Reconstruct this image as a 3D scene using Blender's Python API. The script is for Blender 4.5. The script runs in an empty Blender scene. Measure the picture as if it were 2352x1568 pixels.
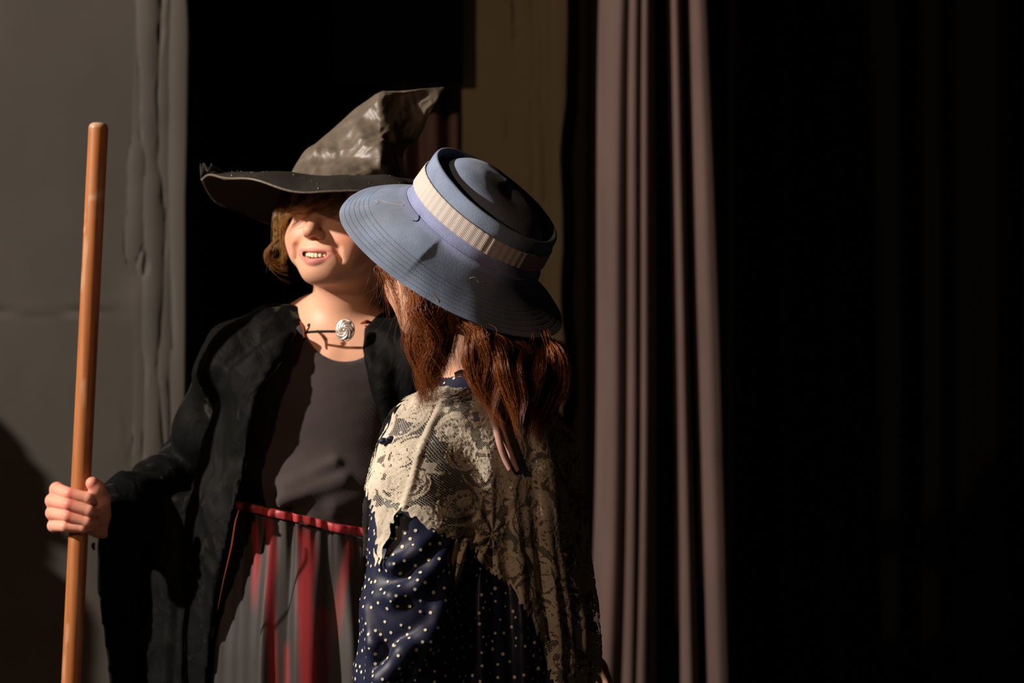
import bpy, math, random
import numpy as np
from math import sin, cos, pi, radians
rng = np.random.default_rng(7); random.seed(7)
SC = bpy.context.scene
COL = SC.collection
F = 7000.0          # focal length in pixels of the 2352 px wide frame
CAMZ = 1.15

# ------------------------------------------------------------------ camera
cam = bpy.data.cameras.new('camera'); camo = bpy.data.objects.new('camera', cam); COL.objects.link(camo)
cam.sensor_width = 36.0; cam.lens = F / 2352 * 36.0
camo.location = (0, 0, CAMZ); camo.rotation_euler = (pi / 2, 0, 0)
cam.clip_start = .1; cam.clip_end = 60
cam.dof.use_dof = True; cam.dof.focus_distance = 3.62; cam.dof.aperture_fstop = 5.6
SC.camera = camo

# ------------------------------------------------------------------ light
w = bpy.data.worlds.new('world'); SC.world = w; w.use_nodes = True
w.node_tree.nodes['Background'].inputs[0].default_value = (.30, .16, .09, 1)
w.node_tree.nodes['Background'].inputs[1].default_value = .012
SC.view_settings.view_transform = 'Standard'; SC.view_settings.look = 'None'
SC.view_settings.gamma = 1; SC.view_settings.use_curve_mapping = False
SC.view_settings.exposure = 0.0

def spot(name, target, az, el, dist, energy, color, radius, size):
    """stage lantern: az = degrees to camera left of the line towards the camera"""
    d = np.array([-sin(radians(az)) * cos(radians(el)), -cos(radians(az)) * cos(radians(el)), sin(radians(el))])
    t = np.array(target); pos = t + d * dist
    l = bpy.data.lights.new(name, 'SPOT'); l.energy = energy; l.color = color; l.shadow_soft_size = radius
    l.spot_size = radians(size); l.spot_blend = .4
    o = bpy.data.objects.new(name, l); COL.objects.link(o); o.location = pos
    z = d; x = np.cross([0, 0, 1], z); x /= np.linalg.norm(x); y = np.cross(z, x)
    import mathutils
    o.rotation_euler = mathutils.Matrix((x, y, z)).transposed().to_euler()
    return o
spot('side_lantern', (-.1, 3.9, 1.15), 70, 26, 5.0, 1700, (1.0, .88, .77), .055, 50)
spot('front_lantern', (0, 4.5, 1.1), 33, 17, 6.5, 190, (1.0, .62, .40), .07, 50)

# ------------------------------------------------------------------ helpers
def P(px, py, d):
    return np.array([(px - 1176) * d / F, d, CAMZ - (py - 784) * d / F])
def unit(v):
    v = np.asarray(v, float); return v / np.linalg.norm(v)
def sst(a, b, x):
    t = np.clip((x - a) / (b - a), 0, 1); return t * t * (3 - 2 * t)

def hash3(i, j, k, s=0):
    n = (i.astype(np.int64) * 73856093) ^ (j.astype(np.int64) * 19349663) ^ (k.astype(np.int64) * 83492791) ^ (s * 2654435761)
    n = (n ^ (n >> 13)) * 1274126177 & 0x7fffffff
    n = (n ^ (n >> 15)) * 668265263 & 0x7fffffff
    return (n & 0xffffff) / float(0xffffff)
def vnoise(p, s=0):
    p = np.asarray(p, float); i = np.floor(p).astype(np.int64); f = p - i; f = f * f * (3 - 2 * f)
    r = 0
    for a in (0, 1):
        wa = f[..., 0] if a else 1 - f[..., 0]
        for b in (0, 1):
            wb = f[..., 1] if b else 1 - f[..., 1]
            for c in (0, 1):
                wc = f[..., 2] if c else 1 - f[..., 2]
                r = r + wa * wb * wc * hash3(i[..., 0] + a, i[..., 1] + b, i[..., 2] + c, s)
    return r * 2 - 1
def fbm(p, o=3, s=0):
    p = np.asarray(p, float); r = 0; a = 1; t = 0
    for k in range(o):
        r = r + a * vnoise(p, s + k); t += a; a *= .5; p = p * 2.03
    return r / t
def ridged(p, o=2, s=0):
    p = np.asarray(p, float); r = 0; a = 1; t = 0
    for k in range(o):
        r = r + a * (1 - np.abs(vnoise(p, s + k)) * 2); t += a; a *= .5; p = p * 2.1
    return r / t

# --- materials
def mat(name, col=(.5, .5, .5), rough=.7, spec=.3, noise=None, bump=None, metal=0, sheen=0, sheen_col=(1, 1, 1), sheen_rough=.4,
        sss=0, sss_scale=.01, attr=None, fn=None):
    m = bpy.data.materials.new(name); m.use_nodes = True
    nt = m.node_tree; b = nt.nodes['Principled BSDF']
    I = b.inputs
    I['Base Color'].default_value = (*col, 1); I['Roughness'].default_value = rough
    I['Specular IOR Level'].default_value = spec; I['Metallic'].default_value = metal
    if sheen:
        I['Sheen Weight'].default_value = sheen; I['Sheen Roughness'].default_value = sheen_rough
        I['Sheen Tint'].default_value = (*sheen_col, 1)
    if sss:
        I['Subsurface Weight'].default_value = sss; I['Subsurface Scale'].default_value = sss_scale
        I['Subsurface Radius'].default_value = (1, .32, .16)
    N = nt.nodes.new; L = nt.links.new
    tc = N('ShaderNodeTexCoord')
    src = None
    if attr:
        a = N('ShaderNodeAttribute'); a.attribute_name = attr; src = a.outputs['Color']; L(src, I['Base Color'])
    if noise:   # (scale, detail, amount, stretch)
        sc_, de, am, st = noise
        mp = N('ShaderNodeMapping'); mp.inputs['Scale'].default_value = st; L(tc.outputs['Object'], mp.inputs[0])
        nz = N('ShaderNodeTexNoise'); nz.inputs['Scale'].default_value = sc_; nz.inputs['Detail'].default_value = de
        L(mp.outputs[0], nz.inputs['Vector'])
        mr = N('ShaderNodeMapRange'); mr.inputs[1].default_value = .3; mr.inputs[2].default_value = .7
        mr.inputs[3].default_value = 1 - am; mr.inputs[4].default_value = 1 + am; L(nz.outputs[0], mr.inputs[0])
        mx = N('ShaderNodeVectorMath'); mx.operation = 'SCALE'
        if src is not None: L(src, mx.inputs[0])
        else: mx.inputs[0].default_value = col
        L(mr.outputs[0], mx.inputs['Scale']); L(mx.outputs[0], I['Base Color'])
    if bump:    # (scale, detail, strength, distance, stretch)
        sc_, de, st_, di, st = bump
        mp = N('ShaderNodeMapping'); mp.inputs['Scale'].default_value = st; L(tc.outputs['Object'], mp.inputs[0])
        nz = N('ShaderNodeTexNoise'); nz.inputs['Scale'].default_value = sc_; nz.inputs['Detail'].default_value = de
        L(mp.outputs[0], nz.inputs['Vector'])
        bp = N('ShaderNodeBump'); bp.inputs['Strength'].default_value = st_; bp.inputs['Distance'].default_value = di
        L(nz.outputs[0], bp.inputs['Height']); L(bp.outputs[0], I['Normal'])
    if fn: fn(m, nt, b, tc)
    return m
ONE = (1, 1, 1)

# --- objects
def tag(o, label=None, cat=None, group=None, kind=None):
    if label: o['label'] = label
    if cat: o['category'] = cat
    if group: o['group'] = group
    if kind: o['kind'] = kind
    return o
def empty(name, loc):
    o = bpy.data.objects.new(name, None); COL.objects.link(o); o.location = loc; o.empty_display_size = .1
    return o
def root_loc(o):
    while o.parent: o = o.parent
    return np.array(o.location)
def mesh_obj(name, V, Fc, m, parent=None, smooth=True, attrs=None, uv=None, mats=None, midx=None):
    """world-space vertices and quads/tris (array or list) -> one mesh object"""
    V = np.asarray(V, float)
    if parent is not None: V = V - root_loc(parent)
    me = bpy.data.meshes.new(name)
    if isinstance(Fc, np.ndarray) and Fc.ndim == 2:
        k = Fc.shape[1]; me.vertices.add(len(V)); me.vertices.foreach_set('co', V.astype(np.float32).ravel())
        me.loops.add(Fc.size); me.loops.foreach_set('vertex_index', Fc.astype(np.int32).ravel())
        me.polygons.add(len(Fc)); me.polygons.foreach_set('loop_start', np.arange(0, Fc.size, k, dtype=np.int32))
        me.update(calc_edges=True)
    else:
        me.from_pydata([tuple(v) for v in V], [], [tuple(int(i) for i in f) for f in Fc])
    me.polygons.foreach_set('use_smooth', np.full(len(me.polygons), smooth))
    for n, a in (attrs or {}).items():
        a = np.asarray(a, np.float32)
        if a.ndim == 1:
            at = me.attributes.new(n, 'FLOAT', 'POINT'); at.data.foreach_set('value', a)
        elif a.shape[1] == 2:
            at = me.attributes.new(n, 'FLOAT_VECTOR', 'POINT'); at.data.foreach_set('vector', np.c_[a, np.zeros(len(a))].astype(np.float32).ravel())
        else:
            at = me.attributes.new(n, 'FLOAT_COLOR', 'POINT'); at.data.foreach_set('color', np.c_[a, np.ones(len(a))].astype(np.float32).ravel())
    for mm in (mats or [m]): me.materials.append(mm)
    if midx is not None: me.polygons.foreach_set('material_index', np.asarray(midx, np.int32))
    me.validate(); me.update()
    o = bpy.data.objects.new(name, me); COL.objects.link(o)
    if parent is not None: o.parent = parent
    return o
def solidify(o, t, off=-1):
    md = o.modifiers.new('thickness', 'SOLIDIFY'); md.thickness = t; md.offset = off; return o
def grid_faces(nu, nv, wrap_u=False):
    """vertex index = j*nu+i"""
    iu = np.arange(nu if wrap_u else nu - 1); jv = np.arange(nv - 1)
    I, J = np.meshgrid(iu, jv); I = I.ravel(); J = J.ravel(); I2 = (I + 1) % nu
    return np.stack([J * nu + I, J * nu + I2, (J + 1) * nu + I2, (J + 1) * nu + I], 1)
def vnormals(V, Q):
    n = np.cross(V[Q[:, 2]] - V[Q[:, 0]], V[Q[:, 3 % Q.shape[1]]] - V[Q[:, 1]]) if Q.shape[1] == 4 else np.cross(V[Q[:, 1]] - V[Q[:, 0]], V[Q[:, 2]] - V[Q[:, 0]])
    N = np.zeros_like(V)
    for k in range(Q.shape[1]): np.add.at(N, Q[:, k], n)
    return N / (np.linalg.norm(N, axis=1, keepdims=True) + 1e-12)
def catmull(pts, n):
    pts = np.asarray(pts, float); m = len(pts)
    p = np.vstack([2 * pts[0] - pts[1], pts, 2 * pts[-1] - pts[-2]])
    t = np.linspace(0, m - 1 - 1e-9, n); i = np.floor(t).astype(int); f = (t - i)[:, None]
    a, b, c, d = p[i], p[i + 1], p[i + 2], p[i + 3]
    return .5 * ((2 * b) + (-a + c) * f + (2 * a - 5 * b + 4 * c - d) * f ** 2 + (-a + 3 * b - 3 * c + d) * f ** 3)
def tube(pts, radii, sides=10, caps=True, flat=None):
    """pts (n,3), radii (n,) -> V, Q ; flat = squash along frame binormal"""
    pts = np.asarray(pts, float); n = len(pts); radii = np.broadcast_to(radii, (n,))
    T = np.gradient(pts, axis=0); T /= np.linalg.norm(T, axis=1, keepdims=True) + 1e-12
    up = np.array([0, 0, 1.]) if abs(T[0, 2]) < .9 else np.array([1., 0, 0])
    Nn = np.zeros_like(pts); v = np.cross(T[0], up); v /= np.linalg.norm(v)
    for i in range(n):
        v = v - T[i] * v.dot(T[i]); v /= np.linalg.norm(v) + 1e-12; Nn[i] = v
    B = np.cross(T, Nn); a = np.arange(sides) * 2 * pi / sides
    fl = 1 if flat is None else flat
    V = pts[:, None] + radii[:, None, None] * (np.cos(a)[None, :, None] * Nn[:, None] + fl * np.sin(a)[None, :, None] * B[:, None])
    V = V.reshape(-1, 3); Q = grid_faces(sides, n, True)
    if caps:
        V = np.vstack([V, pts[0], pts[-1]]); c0, c1 = len(V) - 2, len(V) - 1
        i = np.arange(sides); j = (i + 1) % sides
        Q = np.vstack([Q, np.stack([np.full(sides, c0), j, i, np.full(sides, c0)], 1)[:, [0, 1, 2, 2]],
                       np.stack([np.full(sides, c1), (n - 1) * sides + i, (n - 1) * sides + j, (n - 1) * sides + j], 1)])
    return V, Q
def as_list(Q):   # drop repeated indices (fan triangles stored as quads)
    return [tuple(dict.fromkeys(int(i) for i in q)) for q in Q]
def merge(parts):
    V = []; Fs = []; o = 0
    for v, q in parts:
        V.append(v); Fs += [tuple(i + o for i in f) for f in (as_list(q) if isinstance(q, np.ndarray) else q)]; o += len(v)
    return np.vstack(V), Fs
def strands(paths, r0, r1=None, sides=3):
    """paths (S,n,3) -> tubes, vectorised"""
    S, n, _ = paths.shape; r1 = r0 * .3 if r1 is None else r1
    T = np.gradient(paths, axis=1); T /= np.linalg.norm(T, axis=2, keepdims=True) + 1e-12
    A = np.cross(T, np.array([.31, .83, .46])); A /= np.linalg.norm(A, axis=2, keepdims=True) + 1e-9; B = np.cross(T, A)
    t = np.linspace(0, 1, n); rad = (r0 * (1 - t ** 2) + r1 * t ** 2)[None, :, None, None]
    a = np.arange(sides) * 2 * pi / sides
    V = paths[:, :, None] + rad * (np.cos(a)[None, None, :, None] * A[:, :, None] + np.sin(a)[None, None, :, None] * B[:, :, None])
    q = grid_faces(sides, n, True); Q = (q[None] + (np.arange(S) * n * sides)[:, None, None]).reshape(-1, 4)
    return V.reshape(-1, 3), Q

# --- signed distance modelling on a rectilinear grid, surface-nets extraction
def axis(*ranges):
    out = []
    for a, b, s in ranges:
        n = max(1, int(round((b - a) / s))); out.append(np.linspace(a, b, n, endpoint=False))
    out.append([ranges[-1][1]]); return np.concatenate(out)
class Field:
    def __init__(s, xs, ys, zs):
        s.ax = [np.asarray(a, np.float32) for a in (xs, ys, zs)]
        s.D = np.full([len(a) for a in s.ax], 1.0, np.float32)
    def reg(s, lo, hi):
        sl = []
        for a, l, h in zip(s.ax, lo, hi):
            i0 = max(0, np.searchsorted(a, l) - 2); i1 = min(len(a), np.searchsorted(a, h) + 2)
            if i1 <= i0: return None
            sl.append(slice(i0, i1))
        X = s.ax[0][sl[0]][:, None, None]; Y = s.ax[1][sl[1]][None, :, None]; Z = s.ax[2][sl[2]][None, None, :]
        return tuple(sl), X, Y, Z
    def mix(s, fn, lo, hi, k, mode):
        pad = k + .008; r = s.reg(np.asarray(lo) - pad, np.asarray(hi) + pad)
        if r is None: return
        sl, X, Y, Z = r; d = fn(X, Y, Z); A = s.D[sl]
        if mode == 'u':
            if k > 0:
                h = np.clip(.5 + .5 * (A - d) / k, 0, 1); s.D[sl] = A * (1 - h) + d * h - k * h * (1 - h)
            else: s.D[sl] = np.minimum(A, d)
        elif mode == 's':
            if k > 0:
                h = np.clip(.5 - .5 * (A + d) / k, 0, 1); s.D[sl] = A * (1 - h) - d * h + k * h * (1 - h)
            else: s.D[sl] = np.maximum(A, -d)
    def cap(s, a, b, ra, rb, k=.01, mode='u'):
        a = np.asarray(a, np.float32); b = np.asarray(b, np.float32); ba = b - a; L = float(ba @ ba) + 1e-12; R = max(ra, rb)
        def fn(X, Y, Z):
            px, py, pz = X - a[0], Y - a[1], Z - a[2]
            h = np.clip((px * ba[0] + py * ba[1] + pz * ba[2]) / L, 0, 1)
            return np.sqrt((px - h * ba[0]) ** 2 + (py - h * ba[1]) ** 2 + (pz - h * ba[2]) ** 2) - (ra + (rb - ra) * h)
        s.mix(fn, np.minimum(a, b) - R, np.maximum(a, b) + R, k, mode)
    def chain(s, pts, rs, k=.01, mode='u'):
        for i in range(len(pts) - 1): s.cap(pts[i], pts[i + 1], rs[i], rs[i + 1], k, mode)
    def ell(s, c, r, R=None, k=.01, mode='u'):
        c = np.asarray(c, np.float32); r = np.asarray(r, np.float32); M = np.eye(3) if R is None else np.asarray(R)  # rows = local axes
        def fn(X, Y, Z):
            px, py, pz = X - c[0], Y - c[1], Z - c[2]
            q = [M[i][0] * px + M[i][1] * py + M[i][2] * pz for i in range(3)]
            k0 = np.sqrt(sum((q[i] / r[i]) ** 2 for i in range(3))); k1 = np.sqrt(sum((q[i] / r[i] ** 2) ** 2 for i in range(3))) + 1e-6
            return k0 * (k0 - 1) / k1
        e = np.sqrt(sum((np.abs(M[i]) * r[i]) ** 2 for i in range(3)))
        s.mix(fn, c - e, c + e, k, mode)
    def apply(s, fn, lo=(-9, -9, -9), hi=(99, 99, 99)):
        r = s.reg(lo, hi); sl, X, Y, Z = r; s.D[sl] = fn(s.D[sl], X, Y, Z)
    def mesh(s, iso=0.0, step=0):
        D = s.D - iso if iso else s.D
        S = D < 0
        c = [S[a:S.shape[0] - 1 + a, b:S.shape[1] - 1 + b, e:S.shape[2] - 1 + e] for a in (0, 1) for b in (0, 1) for e in (0, 1)]
        al = c[0].copy(); an = c[0].copy()
        for q in c[1:]: al &= q; an |= q
        act = an & ~al; idx = np.argwhere(act); del al, an, c
        lin = np.full(act.shape, -1, np.int32); lin[act] = np.arange(len(idx))
        acc = np.zeros((len(idx), 3)); cnt = np.zeros(len(idx))
        C = [np.array(v) for v in [(a, b, e) for a in (0, 1) for b in (0, 1) for e in (0, 1)]]
        for ca in C:
            for axx in range(3):
                if ca[axx]: continue
                cb = ca.copy(); cb[axx] = 1
                ia = idx + ca; ib = idx + cb
                da = D[ia[:, 0], ia[:, 1], ia[:, 2]]; db = D[ib[:, 0], ib[:, 1], ib[:, 2]]
                m = (da < 0) != (db < 0); t = np.where(m, da / np.where(m, da - db, 1), 0)
                pa = np.stack([s.ax[i][ia[:, i]] for i in range(3)], 1); pb = np.stack([s.ax[i][ib[:, i]] for i in range(3)], 1)
                acc += np.where(m[:, None], pa + t[:, None] * (pb - pa), 0); cnt += m
        V = acc / cnt[:, None]; Q = []
        for axx in range(3):
            sh = list(S.shape)
            s0 = [slice(1, -1)] * 3; s1 = [slice(1, -1)] * 3; s0[axx] = slice(0, -1); s1[axx] = slice(1, None)
            A = S[tuple(s0)]; B = S[tuple(s1)]; e = np.argwhere(A != B)
            if not len(e): continue
            fl = A[e[:, 0], e[:, 1], e[:, 2]]
            off = np.ones(3, int); off[axx] = 0; e = e + off
            u, v = (axx + 1) % 3, (axx + 2) % 3
            def cell(du, dv):
                q = e.copy(); q[:, u] -= du; q[:, v] -= dv; return lin[q[:, 0], q[:, 1], q[:, 2]]
            q = np.stack([cell(0, 0), cell(1, 0), cell(1, 1), cell(0, 1)], 1)
            q[~fl] = q[~fl][:, ::-1]; Q.append(q)
        return V, np.vstack(Q)
def relax(V, Q, n=2, w=.5):
    for _ in range(n):
        A = np.zeros_like(V); c = np.zeros(len(V))
        for k in range(4):
            np.add.at(A, Q[:, k], V[Q[:, (k + 1) % 4]]); np.add.at(A, Q[:, k], V[Q[:, (k + 3) % 4]]); np.add.at(c, Q[:, k], 2)
        V = V * (1 - w) + w * A / c[:, None]
    return V
def frame_of(fwd, up):
    y = unit(fwd); z = unit(np.asarray(up) - y * np.dot(up, y)); x = np.cross(y, z); return np.stack([x, y, z])  # rows

# poly distance in 2-D for cloth panels
def poly_sd(px, pz, poly):
    poly = np.asarray(poly, np.float32); d = np.full(np.broadcast(px, pz).shape, 1e9, np.float32); ins = np.zeros(d.shape, bool)
    n = len(poly)
    for i in range(n):
        a = poly[i]; b = poly[(i + 1) % n]; e = b - a
        wx = px - a[0]; wz = pz - a[1]; h = np.clip((wx * e[0] + wz * e[1]) / (e @ e + 1e-12), 0, 1)
        d = np.minimum(d, (wx - h * e[0]) ** 2 + (wz - h * e[1]) ** 2)
        c = ((a[1] > pz) != (b[1] > pz)) & (px < e[0] * (pz - a[1]) / (e[1] + 1e-12) + a[0]); ins ^= c
    d = np.sqrt(d); return np.where(ins, -d, d)

# ================================================================== THE SETTING
def box(lo, hi):
    x0, y0, z0 = lo; x1, y1, z1 = hi
    V = np.array([[x, y, z] for z in (z0, z1) for y in (y0, y1) for x in (x0, x1)], float)
    return V, [(0, 2, 3, 1), (4, 5, 7, 6), (0, 1, 5, 4), (2, 6, 7, 3), (0, 4, 6, 2), (1, 3, 7, 5)]

M_floor = mat('black_stage_paint', (.018, .016, .014), .55, noise=(6, 4, .3, ONE), bump=(30, 4, .3, .002, ONE))
V, Fc = box((-5, -1.5, -.05), (5, 9, 0)); o = mesh_obj('floor', V, Fc, M_floor, smooth=False); tag(o, 'black painted stage floor', kind='structure')

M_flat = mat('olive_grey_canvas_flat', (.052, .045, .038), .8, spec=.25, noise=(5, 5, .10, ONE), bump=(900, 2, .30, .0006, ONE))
M_black = mat('black_velour', (.0022, .0022, .0022), .95, spec=.05)
M_gap = mat('dark_grey_drape', (.030, .027, .022), .9, spec=.1)

M_flat_bright = mat('olive_canvas_flat_brightened', (.33, .30, .20), .8, spec=.25, noise=(5, 5, .10, ONE), bump=(900, 2, .30, .0006, ONE))  # left flat's paint with extra light put into the colour; little reaches here

def flat_panel(name, px0, px1, d, ztop, right_edge, label, wob=None, seed=0, trim0=None):
    """painted canvas flat: relief grid on the front, thickness behind; trim0 = pixel where the ridged border starts"""
    x0, x1 = P(px0, 0, d)[0], P(px1, 0, d)[0]
    nx, nz = int((x1 - x0) / .0035), int(ztop / .008)
    xs = np.linspace(x0, x1, nx); zs = np.linspace(0, ztop, nz)
    X, Z = np.meshgrid(xs, zs); pxl = X * F / d + 1176; pyl = 784 - (Z - CAMZ) * F / d
    y = np.zeros_like(X)
    pp = np.stack([X, Z, np.zeros_like(X)], -1)
    y += .0010 * fbm(pp * np.array([9, 6, 1]), 3, seed)
    def ridge(c, wd, h, wav=.0):
        cc = c + wav * vnoise(np.stack([Z * 6, Z * 0 + c, Z * 0], -1), 3)
        return -h * np.exp(-((pxl - cc) / wd) ** 2)
    if trim0 is not None:
        tb = sst(trim0 - 8, trim0 + 14, pxl)
        y -= .003 * tb
        y += tb * ridge(trim0 + 38, 9, .006, 8) + tb * ridge(trim0 + 66, 6, .004 + .003 * (seed == 11), 6) + tb * ridge(trim0 + 92, 4 + 2 * (seed == 11), .003 + .005 * (seed == 11), 2)
        y -= .008 * sst(px1 - 26, px1 - 12, pxl)
        lump = np.clip(fbm(np.stack([X * 22, Z * 9, Z * 0], -1), 3, seed + 5) - .12, 0, 1)
        y -= .013 * lump * np.exp(-((pxl - trim0 - 25) / 45) ** 2)
        y += .0030 * ridged(np.stack([X * 40, Z * 3.5, Z * 0], -1), 2, seed + 9) * tb
    if wob: y += wob(pxl, pyl)
    if right_edge is not None:      # slightly wavy free edge
        X = X + right_edge * vnoise(np.stack([Z * 4, Z * 0, Z * 0 + 7.3], -1), 5) * sst(px1 - 60, px1, pxl)
    Vf = np.stack([X, d + y, Z], -1).reshape(-1, 3); Q = grid_faces(nx, nz)
    o = mesh_obj(name, Vf, Q, M_flat if seed == 1 else M_flat_bright); solidify(o, .03, 1)
    tag(o, label, kind='structure'); return o
def seam(pxl, pyl):
    l = 716 + 6 * np.sin(pxl / 60.)
    s = np.exp(-((pyl - l) / 5.) ** 2) * .0035 - np.exp(-((pyl - l + 12) / 9.) ** 2) * .002
    bow = -.012 * np.exp(-((pxl - 330) / 40.) ** 2) * np.exp(-((pyl - 690) / 60.) ** 2)
    return s * (1 - sst(260, 340, pxl)) + .4 * bow
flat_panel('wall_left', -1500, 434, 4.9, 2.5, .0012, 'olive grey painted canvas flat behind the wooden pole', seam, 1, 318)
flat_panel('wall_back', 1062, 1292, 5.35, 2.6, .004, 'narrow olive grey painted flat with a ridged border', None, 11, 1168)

def drape(name, pts, z0, z1, m, label, group=None, kindw=None, nz=60, sway=.01, seed=0, lean=None, thick=.004, cat='curtain'):
    """hanging cloth; pts = plan-view fold line (x,y) at mid height, smooth"""
    c = catmull(pts, len(pts) * 9); n = len(c)
    zs = np.linspace(z0, z1, nz); V = np.zeros((nz, n, 3))
    s = np.linspace(0, 1, n)
    for j, z in enumerate(zs):
        k = vnoise(np.stack([s * 9, s * 0 + z * .9, s * 0 + seed], -1), 2) * sway
        V[j, :, 0] = c[:, 0] + k + (lean(s, z) if lean else 0); V[j, :, 1] = c[:, 1] + k * .6; V[j, :, 2] = z
    o = mesh_obj(name, V.reshape(-1, 3), grid_faces(n, nz), m); solidify(o, thick, 0)
    if label: tag(o, label, cat, group)
    return o
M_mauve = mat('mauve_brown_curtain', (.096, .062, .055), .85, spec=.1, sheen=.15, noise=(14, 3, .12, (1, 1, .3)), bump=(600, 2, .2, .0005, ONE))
D = 5.24; k = D / F
def fx(px): return (px - 1176) * k
# plan profile: crest (near) and valley (deep) points across the curtain
prof = [(1372, .035), (1379, .015), (1396, -.035), (1412, -.05), (1428, -.046), (1440, -.040), (1454, -.050), (1464, -.046), (1474, -.052), (1488, -.040), (1500, .0), (1506, .10), (1526, .17), (1540, .12),
        (1548, .0), (1564, -.035), (1580, -.01), (1588, .07), (1594, .09), (1600, .01), (1618, -.04), (1636, -.045), (1647, -.035), (1652, .0), (1650, .06)]
def lean_m(s, z):
    top = (z - CAMZ)            # left edge flares towards the floor, right one slants outwards
    left = np.where(s < .18, 1, np.clip(1 - (s - .18) / .25, 0, 1))
    return left * (.030 * top + .010 * np.sin(3.1 * (z - .3))) - np.clip((s - .45) / .25, 0, 1) * .030 * top
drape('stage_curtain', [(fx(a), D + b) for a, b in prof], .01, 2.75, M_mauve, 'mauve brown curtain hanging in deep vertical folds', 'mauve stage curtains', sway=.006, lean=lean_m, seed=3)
prof = [(900, .0), (912, -.03), (930, -.045), (950, -.02), (968, .0), (986, -.03), (1004, -.035), (1018, -.005), (1030, .01), (1042, -.03), (1056, -.03), (1066, .03)]
D = 5.5; k = D / F
M_mauve_bright = mat('mauve_curtain_brightened', (.28, .20, .185), .85, spec=.1, sheen=.15, noise=(14, 3, .12, (1, 1, .3)), bump=(600, 2, .2, .0005, ONE))  # same mauve cloth, colour raised to stand in for light that misses it
drape('stage_curtain', [(fx(a), D + b) for a, b in prof], .01, 2.75, M_mauve_bright, 'mauve brown curtain sliver behind the pointed hat, beside the narrow flat', 'mauve stage curtains', sway=.004, seed=9)
M_bd = mat('black_stage_drape', (.020, .021, .020), .9, spec=.1)
D = 5.345; k = D / F
drape('masking_drape', [(fx(1298 + 22 * i), D + .008 * (i % 2)) for i in range(6)], .01, 3.0, M_gap, 'dark grey masking drape in the gap beside the mauve curtain', sway=.004, seed=4, cat='curtain')
D = 5.75; k = D / F
pr = [(1630, .05)]
for i, px in enumerate(range(1690, 2900, 58)): pr.append((px, (.02 if i % 2 else -.03) - (.05 if abs(px - 2050) < 30 or abs(px - 2280) < 30 else 0)))
drape('masking_drape', [(fx(a), D + b) for a, b in pr], .01, 3.0, M_bd, 'black masking drape with faint folds filling the right of the stage', sway=.012, seed=5)
# black border cloth hanging from above, its lower corner just in view
V, Fc = box((P(330, 0, 5.28)[0], 5.275, P(0, 186, 5.28)[2]), (P(1061, 0, 5.28)[0], 5.285, 2.9)); o = mesh_obj('masking_border', V, Fc, M_black, smooth=False)
tag(o, 'black border cloth hanging overhead above the pointed hat', 'curtain')
V, Fc = box((-4.9, 8.6, 0), (4.9, 8.7, 4)); o = mesh_obj('wall_back', V, Fc, M_black, smooth=False); tag(o, 'black velour backcloth far upstage', kind='structure')

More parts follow.
